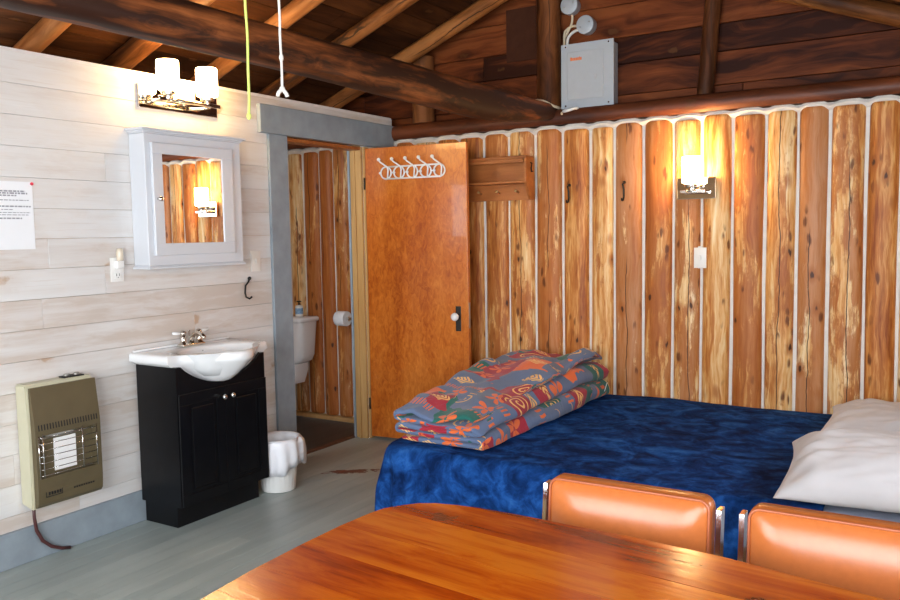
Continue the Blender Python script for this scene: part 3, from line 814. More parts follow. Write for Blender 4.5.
b = MB(); b.tube([(.075, yc, zt+.016), (.078, yc, zt+.040), (.095, yc, zt+.060), (.125, yc, zt+.070), (.155, yc, zt+.066), (.172, yc, zt+.052), (.175, yc, zt+.042)], [.016, .015, .013, .012, .012, .012, .011], 14)
b.tube([(.06, yc, zt+.016), (.058, yc, zt+.075)], .003, 8); b.ball((.058, yc, zt+.078), .006)
obj('spout', b, 'nickel', fc, smooth=True)
for s in (-1, 1):
    b = MB(); b.lathe([(.013, zt+.062), (.016, zt+.068), (.015, zt+.080), (.006, zt+.086)], (.075, yc+s*.052, 0), n=16)
    h = obj('handle', b, 'nickel', fc, smooth=True)
    b = MB(); b.tube([(.075, yc+s*.060, zt+.073), (.075, yc+s*.085, zt+.074), (.075, yc+s*.118, zt+.078)], [.006, .009, .008], 12)
    lab(obj('lever', b, 'ceramic', h, smooth=True), 'white porcelain lever')

# ------------------------------------------------------------------ gas wall heater
ht = thing('wall_heater', 'olive brown gas wall heater with white radiant plate on the white wall', 'heater', (0, -2.75, .24))
ya, yb_ = -2.893, -2.568
side = [(.003, .262), (.100, .245), (.106, .270), (.106, .60), (.098, .790), (.09, .803), (.003, .803)]
b = MB(); b.prism(side, 'y', ya, yb_, .006); obj('housing', b, 'heatcream', ht)
# front panel wrapped over the housing, with an opening for the burner
def fx(z):
    pr = [(.255, .122), (.272, .139), (.33, .145), (.60, .145), (.790, .115)]
    for (z0, x0), (z1, x1) in zip(pr, pr[1:]):
        if z <= z1: return x0+(x1-x0)*max(0, (z-z0))/(z1-z0)
    return pr[-1][1]
def fr(b, p0, p1, z0, z1, dx=0.0, th=.038, nseg=8):
    for i in range(nseg):
        a, c = z0+(z1-z0)*i/nseg, z0+(z1-z0)*(i+1)/nseg
        b.prism([(max(.1065, fx(a)+dx-th) if a < .6 else .1, a), (fx(a)+dx, a), (fx(c)+dx, c), (max(.1065, fx(c)+dx-th) if a < .6 else .1, c)], 'y', p0, p1)
b = MB()
oy0, oy1, oz0, oz1 = ya+.030, yb_-.022, .385, .575
fr(b, ya+.012, yb_+.006, .255, oz0); fr(b, ya+.012, yb_+.006, oz1, .788); fr(b, ya+.012, oy0, oz0, oz1); fr(b, oy1, yb_+.006, oz0, oz1)
b.box(.06, .137, yb_+.0005, yb_+.006, .27, .60)
obj('front_panel', b, 'heatbrown', ht)
b = MB(); b.box(.1065, .1085, oy0, oy1, oz0, oz1)
obj('recess', b, 'heatbrown', ht)
b = MB(); b.prism([(.109, .574), (.143, .574), (.109, .552)], 'y', oy0+.03, oy1-.06); obj('reflector', b, 'reflector', ht)
b = MB(); b.box(.1087, .116, -2.782, -2.676, .402, .548); lab(obj('radiant_plate', b, 'radiant', ht), 'white ceramic radiant plate')
b = MB()
for i in range(22):
    yy = ya+.03+i*.0135; zc_ = .612
    b.obox((fx(zc_)+.0005, yy, zc_), (0, 1, 0), (-.15, 0, 1), .005, .026, .002)
obj('louvre', b, 'dark', ht)
b = MB()
for i in range(7):
    zz_ = .400+i*.028; b.tube([(.145, oy0-.004, zz_), (.158, oy0+.004, zz_), (.160, (oy0+oy1)/2, zz_), (.158, oy1-.004, zz_), (.145, oy1+.004, zz_)], .0018, 6)
for yy in (oy0+.008, oy1-.075): b.tube([(.1605, yy, .39), (.1605, yy, .585)], .0022, 6)
for yy in (oy0-.006, oy1+.004):
    b.tube([(.148, yy, .385), (.148, yy, .578)], .0022, 6)
obj('guard', b, 'chrome', ht, smooth=True)
b = MB(); b.box(.030, .090, -2.70, -2.60, .8035, .810, .002, 1); cpn = obj('control_plate', b, 'dark', ht)
for yy in (-2.675, -2.625):
    b = MB(); b.lathe([(.014, .8102), (.014, .818), (.011, .820)], (.06, yy, 0), n=16); obj('knob', b, 'reflector', cpn, smooth=True, angle=40)
b = MB()
b.box(.1455, .1462, ya+.045, ya+.125, .298, .302); b.box(.1455, .1462, ya+.045, ya+.048, .302, .323); b.box(.1455, .1462, ya+.122, ya+.125, .302, .323)
obj('badge', b, 'dark', ht); b = MB()
for i in range(5): b.box(.1455, .1464, ya+.058+i*.013, ya+.066+i*.013, .306, .320)
obj('raised_lettering', b, 'dark', ht); b = MB()
for i in range(9): b.box(.1455, .1464, ya+.18+i*.012, ya+.188+i*.012, .306, .313)
obj('raised_lettering', b, 'dark', ht)
b = MB(); b.tube([(.05, -2.862, .268), (.05, -2.862, .2), (.05, -2.855, .14), (.052, -2.83, .085), (.055, -2.79, .045), (.055, -2.74, .02), (.052, -2.70, .010)], .008, 10)
lab(obj('gas_hose', b, 'hose', ht, smooth=True), 'dark red gas hose')
ht.scale = (.80, 1, 1)

# ------------------------------------------------------------------ notice, outlet, switches, cords
pp = thing('paper_notice', 'white printed notice pinned to the white board wall at the left', 'notice', (.001, -2.875, 1.39))
b = MB(); L = []
b.box(.0012, .0023, -2.985, -2.760, 1.392, 1.688); obj('sheet', b, 'paper', pp)
b = MB()
lines = [(1.646, .03, .19, .0035), (1.637, .05, .20, .0035), (1.627, .07, .15, .003), (1.607, .02, .205, .0018), (1.580, .015, .215, .003), (1.566, .08, .13, .0016), (1.553, .02, .21, .0016), (1.543, .02, .20, .0016), (1.528, .02, .17, .003)]
for z_, u0, u1, hh in lines:
    if z_ == 1.580: obj('printed_heading', b, 'ink', pp); b = MB()
    u = u0
    while u < u1:
        w_ = rnd.uniform(.006, .022); b.box(.0024, .0028, -2.985+u, -2.985+min(u+w_, u1), z_-hh, z_+hh); u += w_+.004
obj('printed_text', b, 'ink', pp)
b = MB(); b.lathe([(.002, -.006), (.002, .008), (.007, .012), (.007, .016), (.004, .018)], (0, -2.768, 1.680), axis='x', n=14); obj('push_pin', b, 'redpin', pp, smooth=True)

ot = thing('wall_outlet', 'white electrical outlet left of the medicine cabinet', 'outlet', (0, -2.345, 1.22))
b = MB(); b.box(.001, .007, -2.386, -2.312, 1.222, 1.340, .002, 2); obj('cover_plate', b, 'plastic', ot, smooth=True, angle=40)
b = MB(); b.box(.0071, .010, -2.366, -2.332, 1.236, 1.272, .002, 1); rc = obj('receptacle', b, 'plastic', ot)
b = MB()
for yy in (-2.357, -2.341): b.box(.0101, .0105, yy-.0015, yy+.0015, 1.25, 1.262)
b.box(.0101, .0105, -2.351, -2.347, 1.241, 1.245)
obj('slot', b, 'dark', rc)
ad = thing('plug_in_freshener', 'clear plug-in air freshener stuck in the top of the white outlet', 'air freshener', (.01, -2.345, 1.29))
b = MB(); b.box(.0072, .035, -2.368, -2.328, 1.286, 1.325, .006, 3); obj('plug', b, 'plastic', ad, smooth=True, angle=40)
b = MB(); b.lathe([(.014, 1.3252), (.017, 1.332), (.017, 1.375), (.012, 1.385)], (.026, -2.345, 0), n=18); obj('bottle', b, plain('tan_scent', (.72, .62, .48), .15, var=.05, coat=.6), ad, smooth=True)
def switchplate(name, label, c, axis):
    t = thing(name, label, 'switch', c); x_, y_, z_ = c
    def bx(w, h, d0, d1, bev):
        b = MB()
        if axis == 'x': b.box(x_+d0, x_+d1, y_-w, y_+w, z_-h, z_+h, bev, 2)
        else: b.box(x_-w, x_+w, y_-d1, y_-d0, z_-h, z_+h, bev, 2)
        return b
    obj('cover_plate', bx(.036, .060, 0, .007, .002), 'switch', t, smooth=True, angle=40)
    obj('toggle', bx(.007, .014, .0072, .016, .002), 'switch', t)
switchplate('light_switch', 'white light switch plate on the log wall below the sconce', (2.217, -.030, 1.262), 'y')
switchplate('light_switch', 'white light switch plate on the white wall right of the medicine cabinet', (.001, -1.412, 1.288), 'x')
gp = bpy.data.objects
b = MB(); b.box(2.215-.012, 2.215+.012, -.0295, -.0, 1.20, 1.33)
obj('mounting_block', b, 'chink', gp['light_switch'])

b = MB(); pts = [(1.45+.004*nz(0, i, 0, .4), -2.866+.012*nz(3, i, 0, .25), 3.07-(3.07-1.840)*i/24) for i in range(25)]
tag_ = thing('pull_cord', 'lime green pull cord hanging in front of the ceiling beam', 'cord', (1.45, -2.866, 1.83))
b.tube(pts, .0045, 8); obj('cord', b, 'limecord', tag_, smooth=True)
b = MB(); b.ball((pts[-1][0], pts[-1][1], 1.838), .008, (1, 1, 1.6)); obj('knot', b, 'limecord', tag_, smooth=True)
tag_ = thing('pull_cord', 'white pull cord with a looped knot hanging near the grey door header', 'cord', (1.45, -2.70, 1.92))
b = MB(); pts = [(1.45+.003*nz(8, i, 0, .4), -2.70+.010*nz(5, i, 0, .25), 3.07-(3.07-1.955)*i/24) for i in range(25)]
b.tube(pts, .0045, 8); obj('cord', b, 'whitecord', tag_, smooth=True)
b = MB(); x_, y_ = pts[-1][0], pts[-1][1]
b.ball((x_, y_, 2.06), .008, (1, 1, 1.8)); obj('bead', b, 'whitecord', tag_, smooth=True); b = MB(); b.ball((x_, y_, 1.952), .010)
b.tube([(x_, y_, 1.952), (x_-.006, y_-.013, 1.938), (x_-.008, y_-.016, 1.924)], .007, 8); b.tube([(x_, y_, 1.952), (x_+.008, y_+.012, 1.935), (x_+.010, y_+.014, 1.925)], .007, 8)
obj('knot', b, 'whitecord', tag_, smooth=True)

# ------------------------------------------------------------------ electrical panel, junction boxes, cables
ep = thing('breaker_panel', 'grey metal electrical panel on the gable planks above the log wall', 'electrical panel', (1.51, -.0, 2.2))
b = MB(); b.box(1.352, 1.675, -.028, .073, 2.212, 2.585, .003, 1); obj('box', b, 'boxsteel', ep)
b = MB(); b.box(1.340, 1.687, -.036, -.0285, 2.200, 2.597, .003, 2); cv = obj('cover', b, 'panelgrey', ep)
b = MB(); b.box(1.385, 1.622, -.042, -.0362, 2.250, 2.545, .004, 2); pd = obj('door', b, 'panelgrey', ep)
b = MB(); b.box(1.565, 1.580, -.046, -.0422, 2.365, 2.395, .001, 1); obj('latch', b, 'boxsteel', pd)
# small orange lettering strip, too small in the photo to be read
b = MB(); u = 1.406
for w_, h_ in ((.012, .022), (.009, .018), (.010, .018), (.009, .018), (.010, .018), (.006, .022), (.010, .018)):
    b.box(u, u+w_, -.0428, -.0421, 2.490+.001, 2.490+h_); u += w_+.0016
lab(obj('lettering', b, 'orangeink', pd), 'small orange lettering')
for xx, zz_ in ((1.372, 2.580), (1.655, 2.580), (1.372, 2.217), (1.655, 2.217)):
    b = MB(); b.lathe([(.005, -.039), (.005, -.0362)], (xx, 0, zz_), axis='y', n=10); obj('screw', b, 'chrome', cv)
for (xx, zz_, lb) in ((1.375, 2.850, 'round grey junction box at the top edge of the photo, uppermost of the pair'), (1.482, 2.715, 'round grey junction box just above the electrical panel')):
    t = thing('junction_box', lb, 'junction box', (xx, .03, zz_), 'round junction boxes on the gable planks')
    b = MB(); b.lathe([(.054, .073), (.056, .02), (.05, .018)], (xx, 0, zz_), axis='y', n=28); obj('box', b, 'boxsteel', t, smooth=True, angle=40)
    b = MB(); b.lathe([(.050, .0178), (.057, .0165), (.057, .010), (.050, .006)], (xx, 0, zz_), axis='y', n=28); cvv = obj('cover', b, 'panelgrey', t, smooth=True, angle=40)
    for s in (-1, 1):
        b = MB(); b.lathe([(.005, .0058), (.005, .002)], (xx+s*.03, 0, zz_+s*.012), axis='y', n=10); obj('screw', b, 'reflector', cvv)
def cable(pts, r, mat, label):
    P = [Vector(p) for p in pts]; out = []
    for i in range(len(P)-1):
        p0, p1, p2, p3 = P[max(i-1, 0)], P[i], P[i+1], P[min(i+2, len(P)-1)]
        for k in range(6):
            t = k/6; out.append(.5*((2*p1)+(p2-p0)*t+(2*p0-5*p1+4*p2-p3)*t*t+(3*p1-p0-3*p2+p3)*t**3))
    out.append(P[-1]); b = MB(); b.tube(out, r, 8)
    tag(obj('cable', b, mat, smooth=True), label, 'cable', 'electrical cables on the gable wall')
cable([(1.385, .045, 2.795), (1.375, .055, 2.745), (1.345, .06, 2.695), (1.322, .06, 2.65), (1.317, .06, 2.55), (1.316, .06, 2.4), (1.317, .055, 2.26), (1.318, .03, 2.215), (1.355, -.065, 2.168)], .008, 'cable', 'cream cable dropping from the uppermost junction box beside the grey panel')
cable([(1.426, .055, 2.722), (1.38, .06, 2.728), (1.342, .055, 2.712), (1.325, .05, 2.67), (1.331, .05, 2.5), (1.331, .05, 2.32), (1.322, .045, 2.225), (1.312, -.065, 2.216), (1.25, -.115, 2.252), (1.17, -.105, 2.262), (1.13, -.09, 2.245)], .008, 'cable', 'cream cable looping from the lower junction box over the beam end')
cable([(1.428, .05, 2.700), (1.385, .05, 2.688), (1.352, .05, 2.655), (1.346, .052, 2.60), (1.3455, .06, 2.56)], .009, 'cablew', 'short white cable curving between the lower junction box and the panel')
cable([(1.352, .02, 2.199), (1.372, -.072, 2.182), (1.41, -.085, 2.184), (1.445, -.060, 2.196), (1.45, .0, 2.199)], .010, 'cablew', 'short white cable bend under the left corner of the panel')

# ------------------------------------------------------------------ bathroom: toilet, soap, roll
tl = thing('toilet', 'white toilet seen through the bathroom doorway', 'toilet', (-.905, -.3, 0))
def rrect(cx, cy, hx_, hy_, r, z, n=6):
    P = []
    for (sx, sy, a0) in ((1, 1, 0), (-1, 1, PI/2), (-1, -1, PI), (1, -1, 3*PI/2)):
        for i in range(n+1):
            a = a0+PI/2*i/n; P.append((cx+sx*(hx_-r)+r*math.cos(a), cy+sy*(hy_-r)+r*math.sin(a), z))
    return P
b = MB(); b.loops([rrect(-.915, -.165, .15, .075, .05, .455), rrect(-.915, -.165, .185, .09, .05, .475), rrect(-.915, -.165, .20, .095, .045, .52), rrect(-.915, -.165, .218, .105, .04, .775)])
obj('tank', b, 'ceramic', tl, smooth=True, angle=60)
b = MB(); b.loops([rrect(-.915, -.165, .225, .112, .04, .776), rrect(-.915, -.165, .232, .118, .04, .783), rrect(-.915, -.165, .232, .118, .04, .802), rrect(-.915, -.165, .222, .108, .04, .812)])
obj('tank_lid', b, 'ceramic', tl, smooth=True, angle=60)
b = MB(); L = []
for z, hx_, hy_, cy in ((0, .115, .24, -.42), (.03, .11, .235, -.42), (.12, .095, .20, -.40), (.22, .11, .22, -.42), (.31, .155, .27, -.47), (.37, .18, .29, -.50), (.395, .185, .295, -.505)):
    L.append([(-.915+hx_*math.copysign(abs(math.cos(a))**.8, math.cos(a)), cy+hy_*math.copysign(abs(math.sin(a))**.9, math.sin(a)), z) for a in [2*PI*k/36 for k in range(36)]])
b.loops(L); b.loops([rrect(-.915, -.19, .12, .08, .03, .30), rrect(-.915, -.19, .15, .09, .03, .40), rrect(-.915, -.19, .15, .09, .03, .454)])
obj('bowl', b, 'ceramic', tl, smooth=True, angle=60)
b = MB(); L = []
for z, s in ((.397, .98), (.400, 1.0), (.425, 1.0), (.435, .97)): L.append([(-.915+.19*s*math.cos(a), -.525+.27*s*math.sin(a), z) for a in [2*PI*k/36 for k in range(36)]])
b.loops(L); obj('seat_lid', b, 'ceramic', tl, smooth=True, angle=50)
so = thing('soap_bottle', 'small pump soap bottle with blue label on the toilet tank', 'bottle', (-.795, -.17, .812))
b = MB(); b.lathe([(.026, .8125), (.030, .818), (.030, .885), (.024, .898), (.010, .902)], (-.795, -.17, 0), n=20); obj('body', b, 'plastic', so, smooth=True)
b = MB(); b.lathe([(.0305, .835), (.0308, .836), (.0308, .878), (.0305, .879)], (-.795, -.17, 0), n=20); obj('sticker', b, plain('pale_blue_label', (.25, .42, .62), .4, var=.4, vscale=70), so, smooth=True)
b = MB(); b.tube([(-.795, -.17, .9025), (-.795, -.17, .925)], [.008, .005], 10); b.box(-.812, -.778, -.182, -.158, .925, .934, .003, 1); obj('pump', b, 'iron', so, smooth=True, angle=40)
tp = thing('toilet_roll', 'white toilet paper roll on the bathroom log wall', 'toilet paper', (-.425, -.10, .75))
b = MB(); b.lathe([(.02, -.462), (.054, -.462), (.056, -.459), (.056, -.373), (.054, -.37), (.02, -.37)], (0, -.115, .807), axis='x', n=32); obj('roll', b, 'paper', tp, smooth=True, angle=40)
b = MB(); b.lathe([(.018, -.470), (.018, -.352)], (0, -.115, .807), axis='x', n=14)
for xx in (-.480, -.352): b.box(xx, xx+.010, -.128, -.035, .797, .817, .002, 1)
obj('holder', b, 'chrome', tp)

bl_ = thing('bathroom_fill_lamp', 'added hooded fill lamp on the bathroom side of the partition, out of view', 'wall lamp', (-.10, -1.75, 1.9))  # added unseen lamp, brightens the bathroom logs behind the doorway
b = MB(); b.box(-.108, -.0935, -1.95, -1.55, 1.86, 1.96, .003, 1); obj('back_plate', b, 'nickel', bl_)
b = MB(); b.prism([(-.109, 1.99), (-.26, 1.95), (-.26, 1.942), (-.109, 1.982)], 'y', -1.95, -1.55); obj('hood', b, 'iron', bl_)
ld = bpy.data.lights.new('bathroom_fill_light', 'AREA'); ld.shape = 'RECTANGLE'; ld.size = .36; ld.size_y = .08; ld.energy = 7; ld.color = (.95, .96, 1)  # fill light of the added lamp, aimed at the bathroom log wall
lo_ = bpy.data.objects.new('bathroom_fill_light', ld); C.objects.link(lo_); lo_.location = (-.19, -1.75, 1.93)
lo_.rotation_euler = V(-.35, 1, -.55).to_track_quat('-Z', 'Z').to_euler()
# ------------------------------------------------------------------ waste bin with bag
bn = thing('waste_bin', 'small white waste bin with plastic bag beside the black vanity', 'bin', (.255, -1.545, 0))
bx_, by_ = .255, -1.545
b = MB(); L = []
for r, z in ((.088, 0), (.094, .004), (.105, .14), (.117, .292), (.121, .296), (.117, .298), (.112, .292), (.085, .008)):
    L.append([(bx_+r*(1+.012*math.cos(24*a)*(z < .28))*math.cos(a), by_+r*(1+.012*math.cos(24*a)*(z < .28))*math.sin(a), z) for a in [2*PI*k/96 for k in range(96)]])
b.loops(L); obj('bin_body', b, 'binplastic', bn, smooth=True, angle=50)
b = MB(); L = []
prof = [(.07, .10, 0), (.100, .22, 0), (.108, .285, 0), (.116, .302, .0), (.125, .304, .2), (.130, .290, .5), (.133, .25, .8), (.136, .20, 1.0), (.135, .15, 1.0), (.131, .10, 1.0)]
for i, (r, z, q) in enumerate(prof):
    ring = []
    for k in range(80):
        a = 2*PI*k/80; lobe = math.exp(-((a-1.35)/.42)**2)
        rr = r+q*(.008*math.sin(11*a+z*9)+.012*nz(math.cos(a)*2.5, math.sin(a)*2.5, z*4))+lobe*q*.045
        low = .5+.5*math.sin(a*2+.6)+.5*nz(math.cos(a)*2, math.sin(a)*2, 3)
        zz_ = z+(q*(1-.0)*.06*low if z < .27 else 0)+.008*nz(a, 2, 0)*q-(lobe*q*.02)
        if z < .26 and q > .7: rr = max(rr, .112+.06*0+ (zz_)*.05)
        ring.append((bx_+rr*math.cos(a), by_+rr*math.sin(a), min(zz_, .306)))
    L.append(ring)
b.loops(L, caps=False)
ln = obj('bag_liner', b, 'liner', bn, smooth=True)
md = ln.modifiers.new('s', 'SOLIDIFY'); md.thickness = .0015

# ------------------------------------------------------------------ bed
bd = thing('bed', 'wide bed along the log wall under a blue blanket', 'bed', (2.3, -.9, 0))
BX0, BX1, BY0, BY1, BT = 1.150, 3.62, -1.725, -.075, .392
b = MB(); b.box(BX0+.03, BX1-.02, BY0+.03, BY1-.02, .10, .20, .01, 2)
for xx in (BX0+.08, BX1-.14):
    for yy in (BY0+.08, BY1-.14): b.box(xx, xx+.07, yy, yy+.07, 0, .10)
obj('bed_base', b, 'bedwood', bd)
b = MB(); b.box(BX0, BX1, BY0, BY1, .201, BT, .045, 4); obj('mattress', b, 'sheet', bd, smooth=True, angle=60)
# plush blanket draped over the foot and the near side
b = MB()
CR = .12; RXc, RYc = BX0+.005+CR, BY0+.005+CR           # centre of the rounded corner
NU, NV = 120, 100
drop = .345; rad = .055
umin, umax = -drop-.03-CR, 3.12-RXc; vmin, vmax = -drop-.03-CR, -.058-RYc
def fold(px, py, ang_par, L_):
    return 0
def prof(L_):
    """distance over the edge -> (outwards, down)"""
    arc = rad*PI/2
    if L_ <= 0: return 0, 0
    if L_ < arc: a = L_/rad; return rad*math.sin(a), rad*(1-math.cos(a))
    return rad+(L_-arc)*.06, rad+(L_-arc)
grid = []
for i in range(NU+1):
    row = []
    for j in range(NV+1):
        u = umin+(umax-umin)*i/NU; v = vmin+(vmax-vmin)*j/NV
        a, c = max(0, -u), max(0, -v)
        L_ = math.hypot(a, c)
        
        flat = min(L_, CR); o_, d_ = prof(L_-CR); o_ += flat
        if L_ > 0: dx, dy = -a/math.hypot(a, c), -c/math.hypot(a, c)
        else: dx = dy = 0
        x = RXc+max(u, 0)+dx*o_; y = RYc+max(v, 0)+dy*o_
        z = BT+.014-d_
        amp = min(1, max(0, d_-.03)/.2)
        s_ = (math.atan2(dy, dx)*.5 if a > 0 and c > 0 else 0)+ (x*1.0+y*1.0)
        f_ = .020*math.sin(s_*13+2*nz(x, y, 0, 2))+.016*nz(x, y, z, 5)
        x += dx*(f_*amp+.03*amp*(1 if a > c else .3)); y += dy*f_*amp
        z += .010*nz(x, y, 1, 2.6)*(1-amp)+.004*nz(x, y, 7, 9)*(1-amp)
        z = max(z, .012+.004*nz(x, y, 0, 7))
        if L_ <= CR: z = max(z, BT+.005)
        row.append(b.bm.verts.new((x, y, z)))
    grid.append(row)
for i in range(NU):
    for j in range(NV): b.bm.faces.new((grid[i][j], grid[i+1][j], grid[i+1][j+1], grid[i][j+1]))
bl = obj('blanket', b, 'velvet', smooth=True)
tag(bl, 'deep blue plush blanket covering the bed and hanging over its edge', 'blanket')
md = bl.modifiers.new('s', 'SOLIDIFY'); md.thickness = .006; md.offset = 1
md = bl.modifiers.new('d', 'SUBSURF'); md.levels = 1; md.render_levels = 1

# folded patchwork quilt: one long cloth strip folded in layers
b = MB(); Z0 = BT+.0285
nl = 5; sp = .040; th = .034
lefts = [1.16, 1.13, 1.15, 1.12, 1.17]; rights = [1.66, 1.63, 1.655, 1.60, 1.64]
cl = []; ulen = 0
for i in range(nl):
    z = Z0+th/2+sp*i
    xa, xb = (lefts[i], rights[i]) if i % 2 == 0 else (rights[i], lefts[i])
    # horizontal run
    for k in range(25): cl.append((xa+(xb-xa)*k/24, z, i))
    if i < nl-1:
        sgn = 1 if i % 2 == 0 else -1; xn = (rights[i+1] if i % 2 == 0 else lefts[i+1])
        for k in range(1, 8):
            a = PI*k/8; cl.append((xb+(xn-xb)*k/8+sgn*sp/2*1.15*math.sin(a), z+sp/2*(1-math.cos(a)), i+k/8))
acc = [0]
for p, q in zip(cl, cl[1:]): acc.append(acc[-1]+math.hypot(q[0]-p[0], q[1]-p[1]))
up, dn_ = [], []
for i, p in enumerate(cl):
    p0, p1 = cl[max(i-1, 0)], cl[min(i+1, len(cl)-1)]
    tx, tz = p1[0]-p0[0], p1[1]-p0[1]; l_ = math.hypot(tx, tz) or 1; nx, nz_ = -tz/l_, tx/l_
    h = th/2*(.98 if 2 < i < len(cl)-3 else .6)
    up.append((p[0]+nx*h, p[1]+nz_*h, acc[i], p[2])); dn_.append((p[0]-nx*h, p[1]-nz_*h, acc[i]+.37, p[2]))
outl_ = up+dn_[::-1]; NO = len(outl_); NY = 84; YA, YB = -1.665, -.13
uvl = b.bm.loops.layers.uv.new('UVMap')
rings = []; uvs = []
for j in range(NY+1):
    t = j/NY; y = YA+(YB-YA)*t
    hs_ = (.92+.50*math.sin(min(1, t/.85)*PI/2)**1.6)*(1-.10*max(0, (t-.8)/.2))
    endr = min(1, min(t, 1-t)/.035)
    ring = []; ru = []
    for (x, z, u, lay) in outl_:
        rel = (z-Z0); q = rel/(nl*sp)
        xx = x+.028*nz(lay*.7, y*1.8, 3)+.07*(t-.3)*(.4+.4*q)+.06*max(0, 1-(x-1.1)/.3)*(1-t)**2
        zz_ = Z0+max(0, rel)*hs_*(1+.10*nz(x*2.5, y*2.2, 1))
        top = max(0, min(1, (lay-3.2)/.8))
        zz_ += q*(.016*nz(x*6, y*4.5, lay*.3))+top*(.034*nz(x*3.3+2, y*3.1, 5)+.016*nz(x*9, y*7, 2)+.010*math.sin(9*y+14*x))
        # rumpled side faces
        zz_ += q*.012*nz(x*14, y*9, lay)+q*(1-top)*.016*nz(lay*2.1, y*3.6, 4)
        xx += .030*nz(lay*1.9+7, y*4.2, 2)*max(0, (x-1.3)/.35)-.02*q*max(0, (x-1.3)/.35)
        # the layers slump towards the near end and the edges round over
        zz_ -= q*.035*max(0, 1-t/.14)**1.5
        cx_ = 1.36; edge = max(0, abs(x-cx_)-.20)/.1
        if lay > 3.9: zz_ -= .022*min(1, edge)**2
        # back corner of the top layer sticks up
        zz_ += top*.05*math.exp(-((t-.86)/.10)**2-((x-1.57)/.10)**2)
        yo = y+.022*nz(lay*1.3, x*3, 8)+(.02 if t < .5 else -.02)*(1-endr)*0
        ring.append(b.bm.verts.new((xx, yo, max(zz_, Z0-.001)))); ru.append((u, y))
    rings.append(ring); uvs.append(ru)
half = len(up)
for j in range(NY):
    for k in range(NO):
        k2 = (k+1) % NO
        f = b.bm.faces.new((rings[j][k], rings[j][k2], rings[j+1][k2], rings[j+1][k]))
        for lp_, (jj, kk) in zip(f.loops, ((j, k), (j, k2), (j+1, k2), (j+1, k))): lp_[uvl].uv = uvs[jj][kk]
for j in (0, NY):
    for k in range(half-1):
        a_, b_, c_, d_ = rings[j][k], rings[j][k+1], rings[j][NO-2-k], rings[j][NO-1-k]
        f = b.bm.faces.new((a_, b_, c_, d_))
        for lp_ in f.loops:
            kk = [k, k+1, NO-2-k, NO-1-k][list(f.loops).index(lp_)]
            base = uvs[j][kk if kk < half else NO-1-kk]; lp_[uvl].uv = (base[0], base[1]+(.03 if kk >= half else 0))
qt = obj('folded_quilt', b, 'quilt', smooth=True)
tag(qt, 'folded patchwork quilt in slate blue, red, teal and orange on the bed', 'quilt')
md = qt.modifiers.new('d', 'SUBSURF'); md.levels = 1; md.render_levels = 1
b = MB(); b.obox((1.735, -.30, .50), (.25, -1, 0), (.3, 0, 1), .04, .05, .002)
lab(obj('care_tag', b, 'paper', qt), 'white sewn-in care tag')

# pillows
def pillow(label, c, ax_dir, lx, ly, h, seed, tilt=0.0, flat=0.0):
    b = MB(); n_ = 44; G = {}
    ca, sa = math.cos(ax_dir), math.sin(ax_dir)
    for side in (1, -1):
        for i in range(n_+1):
            for j in range(n_+1):
                u, v = -1+2*i/n_, -1+2*j/n_
                if side == -1 and (i in (0, n_) or j in (0, n_)): G[(side, i, j)] = G[(1, i, j)]; continue
                pin = 1-.09*(1-abs(u)**2.2)*abs(v)**3; pin2 = 1-.09*(1-abs(v)**2.2)*abs(u)**3
                px, py = u*lx*pin2, v*ly*pin
                e = ((1-abs(u)**2.6)*(1-abs(v)**2.6))
                hh = h*max(0, e)**.52
                wr = nz(u*2.2+seed, v*2.2, side)*.020+nz(u*5+v*3+seed, v*2.6-u, side+4)*.014-abs(nz(u*7+seed, v*2.0+u*2, side+8))*.012
                edge = min(1, e*4)
                pz = side*hh*(1 if side > 0 else .25)+wr*edge*(side > 0)+.008*nz(u*3, v*3, seed)*(1-edge)
                X = c[0]+px*ca-py*sa; Y = c[1]+px*sa+py*ca
                G[(side, i, j)] = b.bm.verts.new((X, Y, c[2]+pz+tilt*u*lx))
    for side in (1, -1):
        for i in range(n_):
            for j in range(n_):
                q = [G[(side, i, j)], G[(side, i+1, j)], G[(side, i+1, j+1)], G[(side, i, j+1)]]
                b.bm.faces.new(q if side > 0 else q[::-1])
    o = obj('pillow', b, 'pillow', smooth=True)
    md = o.modifiers.new('d', 'SUBSURF'); md.levels = 1; md.render_levels = 1
    return tag(o, label, 'pillow', 'pale pillows on the bed')
pillow('pale pillow in front, at the near edge of the bed behind the orange chair', (3.275, -1.43, .468), math.radians(95), .435, .35, .150, 3.0)
pillow('pale pillow behind the other one, against the log wall', (3.30, -.515, .468), math.radians(91), .375, .345, .105, 9.0)

# ------------------------------------------------------------------ table
tb = thing('dining_table', 'varnished orange pine table with rounded corners in the foreground', 'table', (3.1, -3.75, 0))
poly = [(2.306, -3.896), (2.290, -3.75), (2.284, -3.591), (2.284, -3.45), (2.292, -3.346), (2.303, -3.295), (2.323, -3.255), (2.352, -3.222), (2.39, -3.200), (2.44, -3.187), (2.508, -3.177), (2.62, -3.175), (2.75, -3.179), (2.92, -3.189), (3.104, -3.205), (3.26, -3.230), (3.407, -3.258), (3.62, -3.305), (3.80, -3.36), (3.90, -3.43), (3.945, -3.55), (3.95, -3.8), (3.93, -4.05), (3.88, -4.16), (3.76, -4.22), (3.4, -4.25), (2.9, -4.26), (2.58, -4.25), (2.45, -4.22), (2.37, -4.14), (2.33, -4.03)]
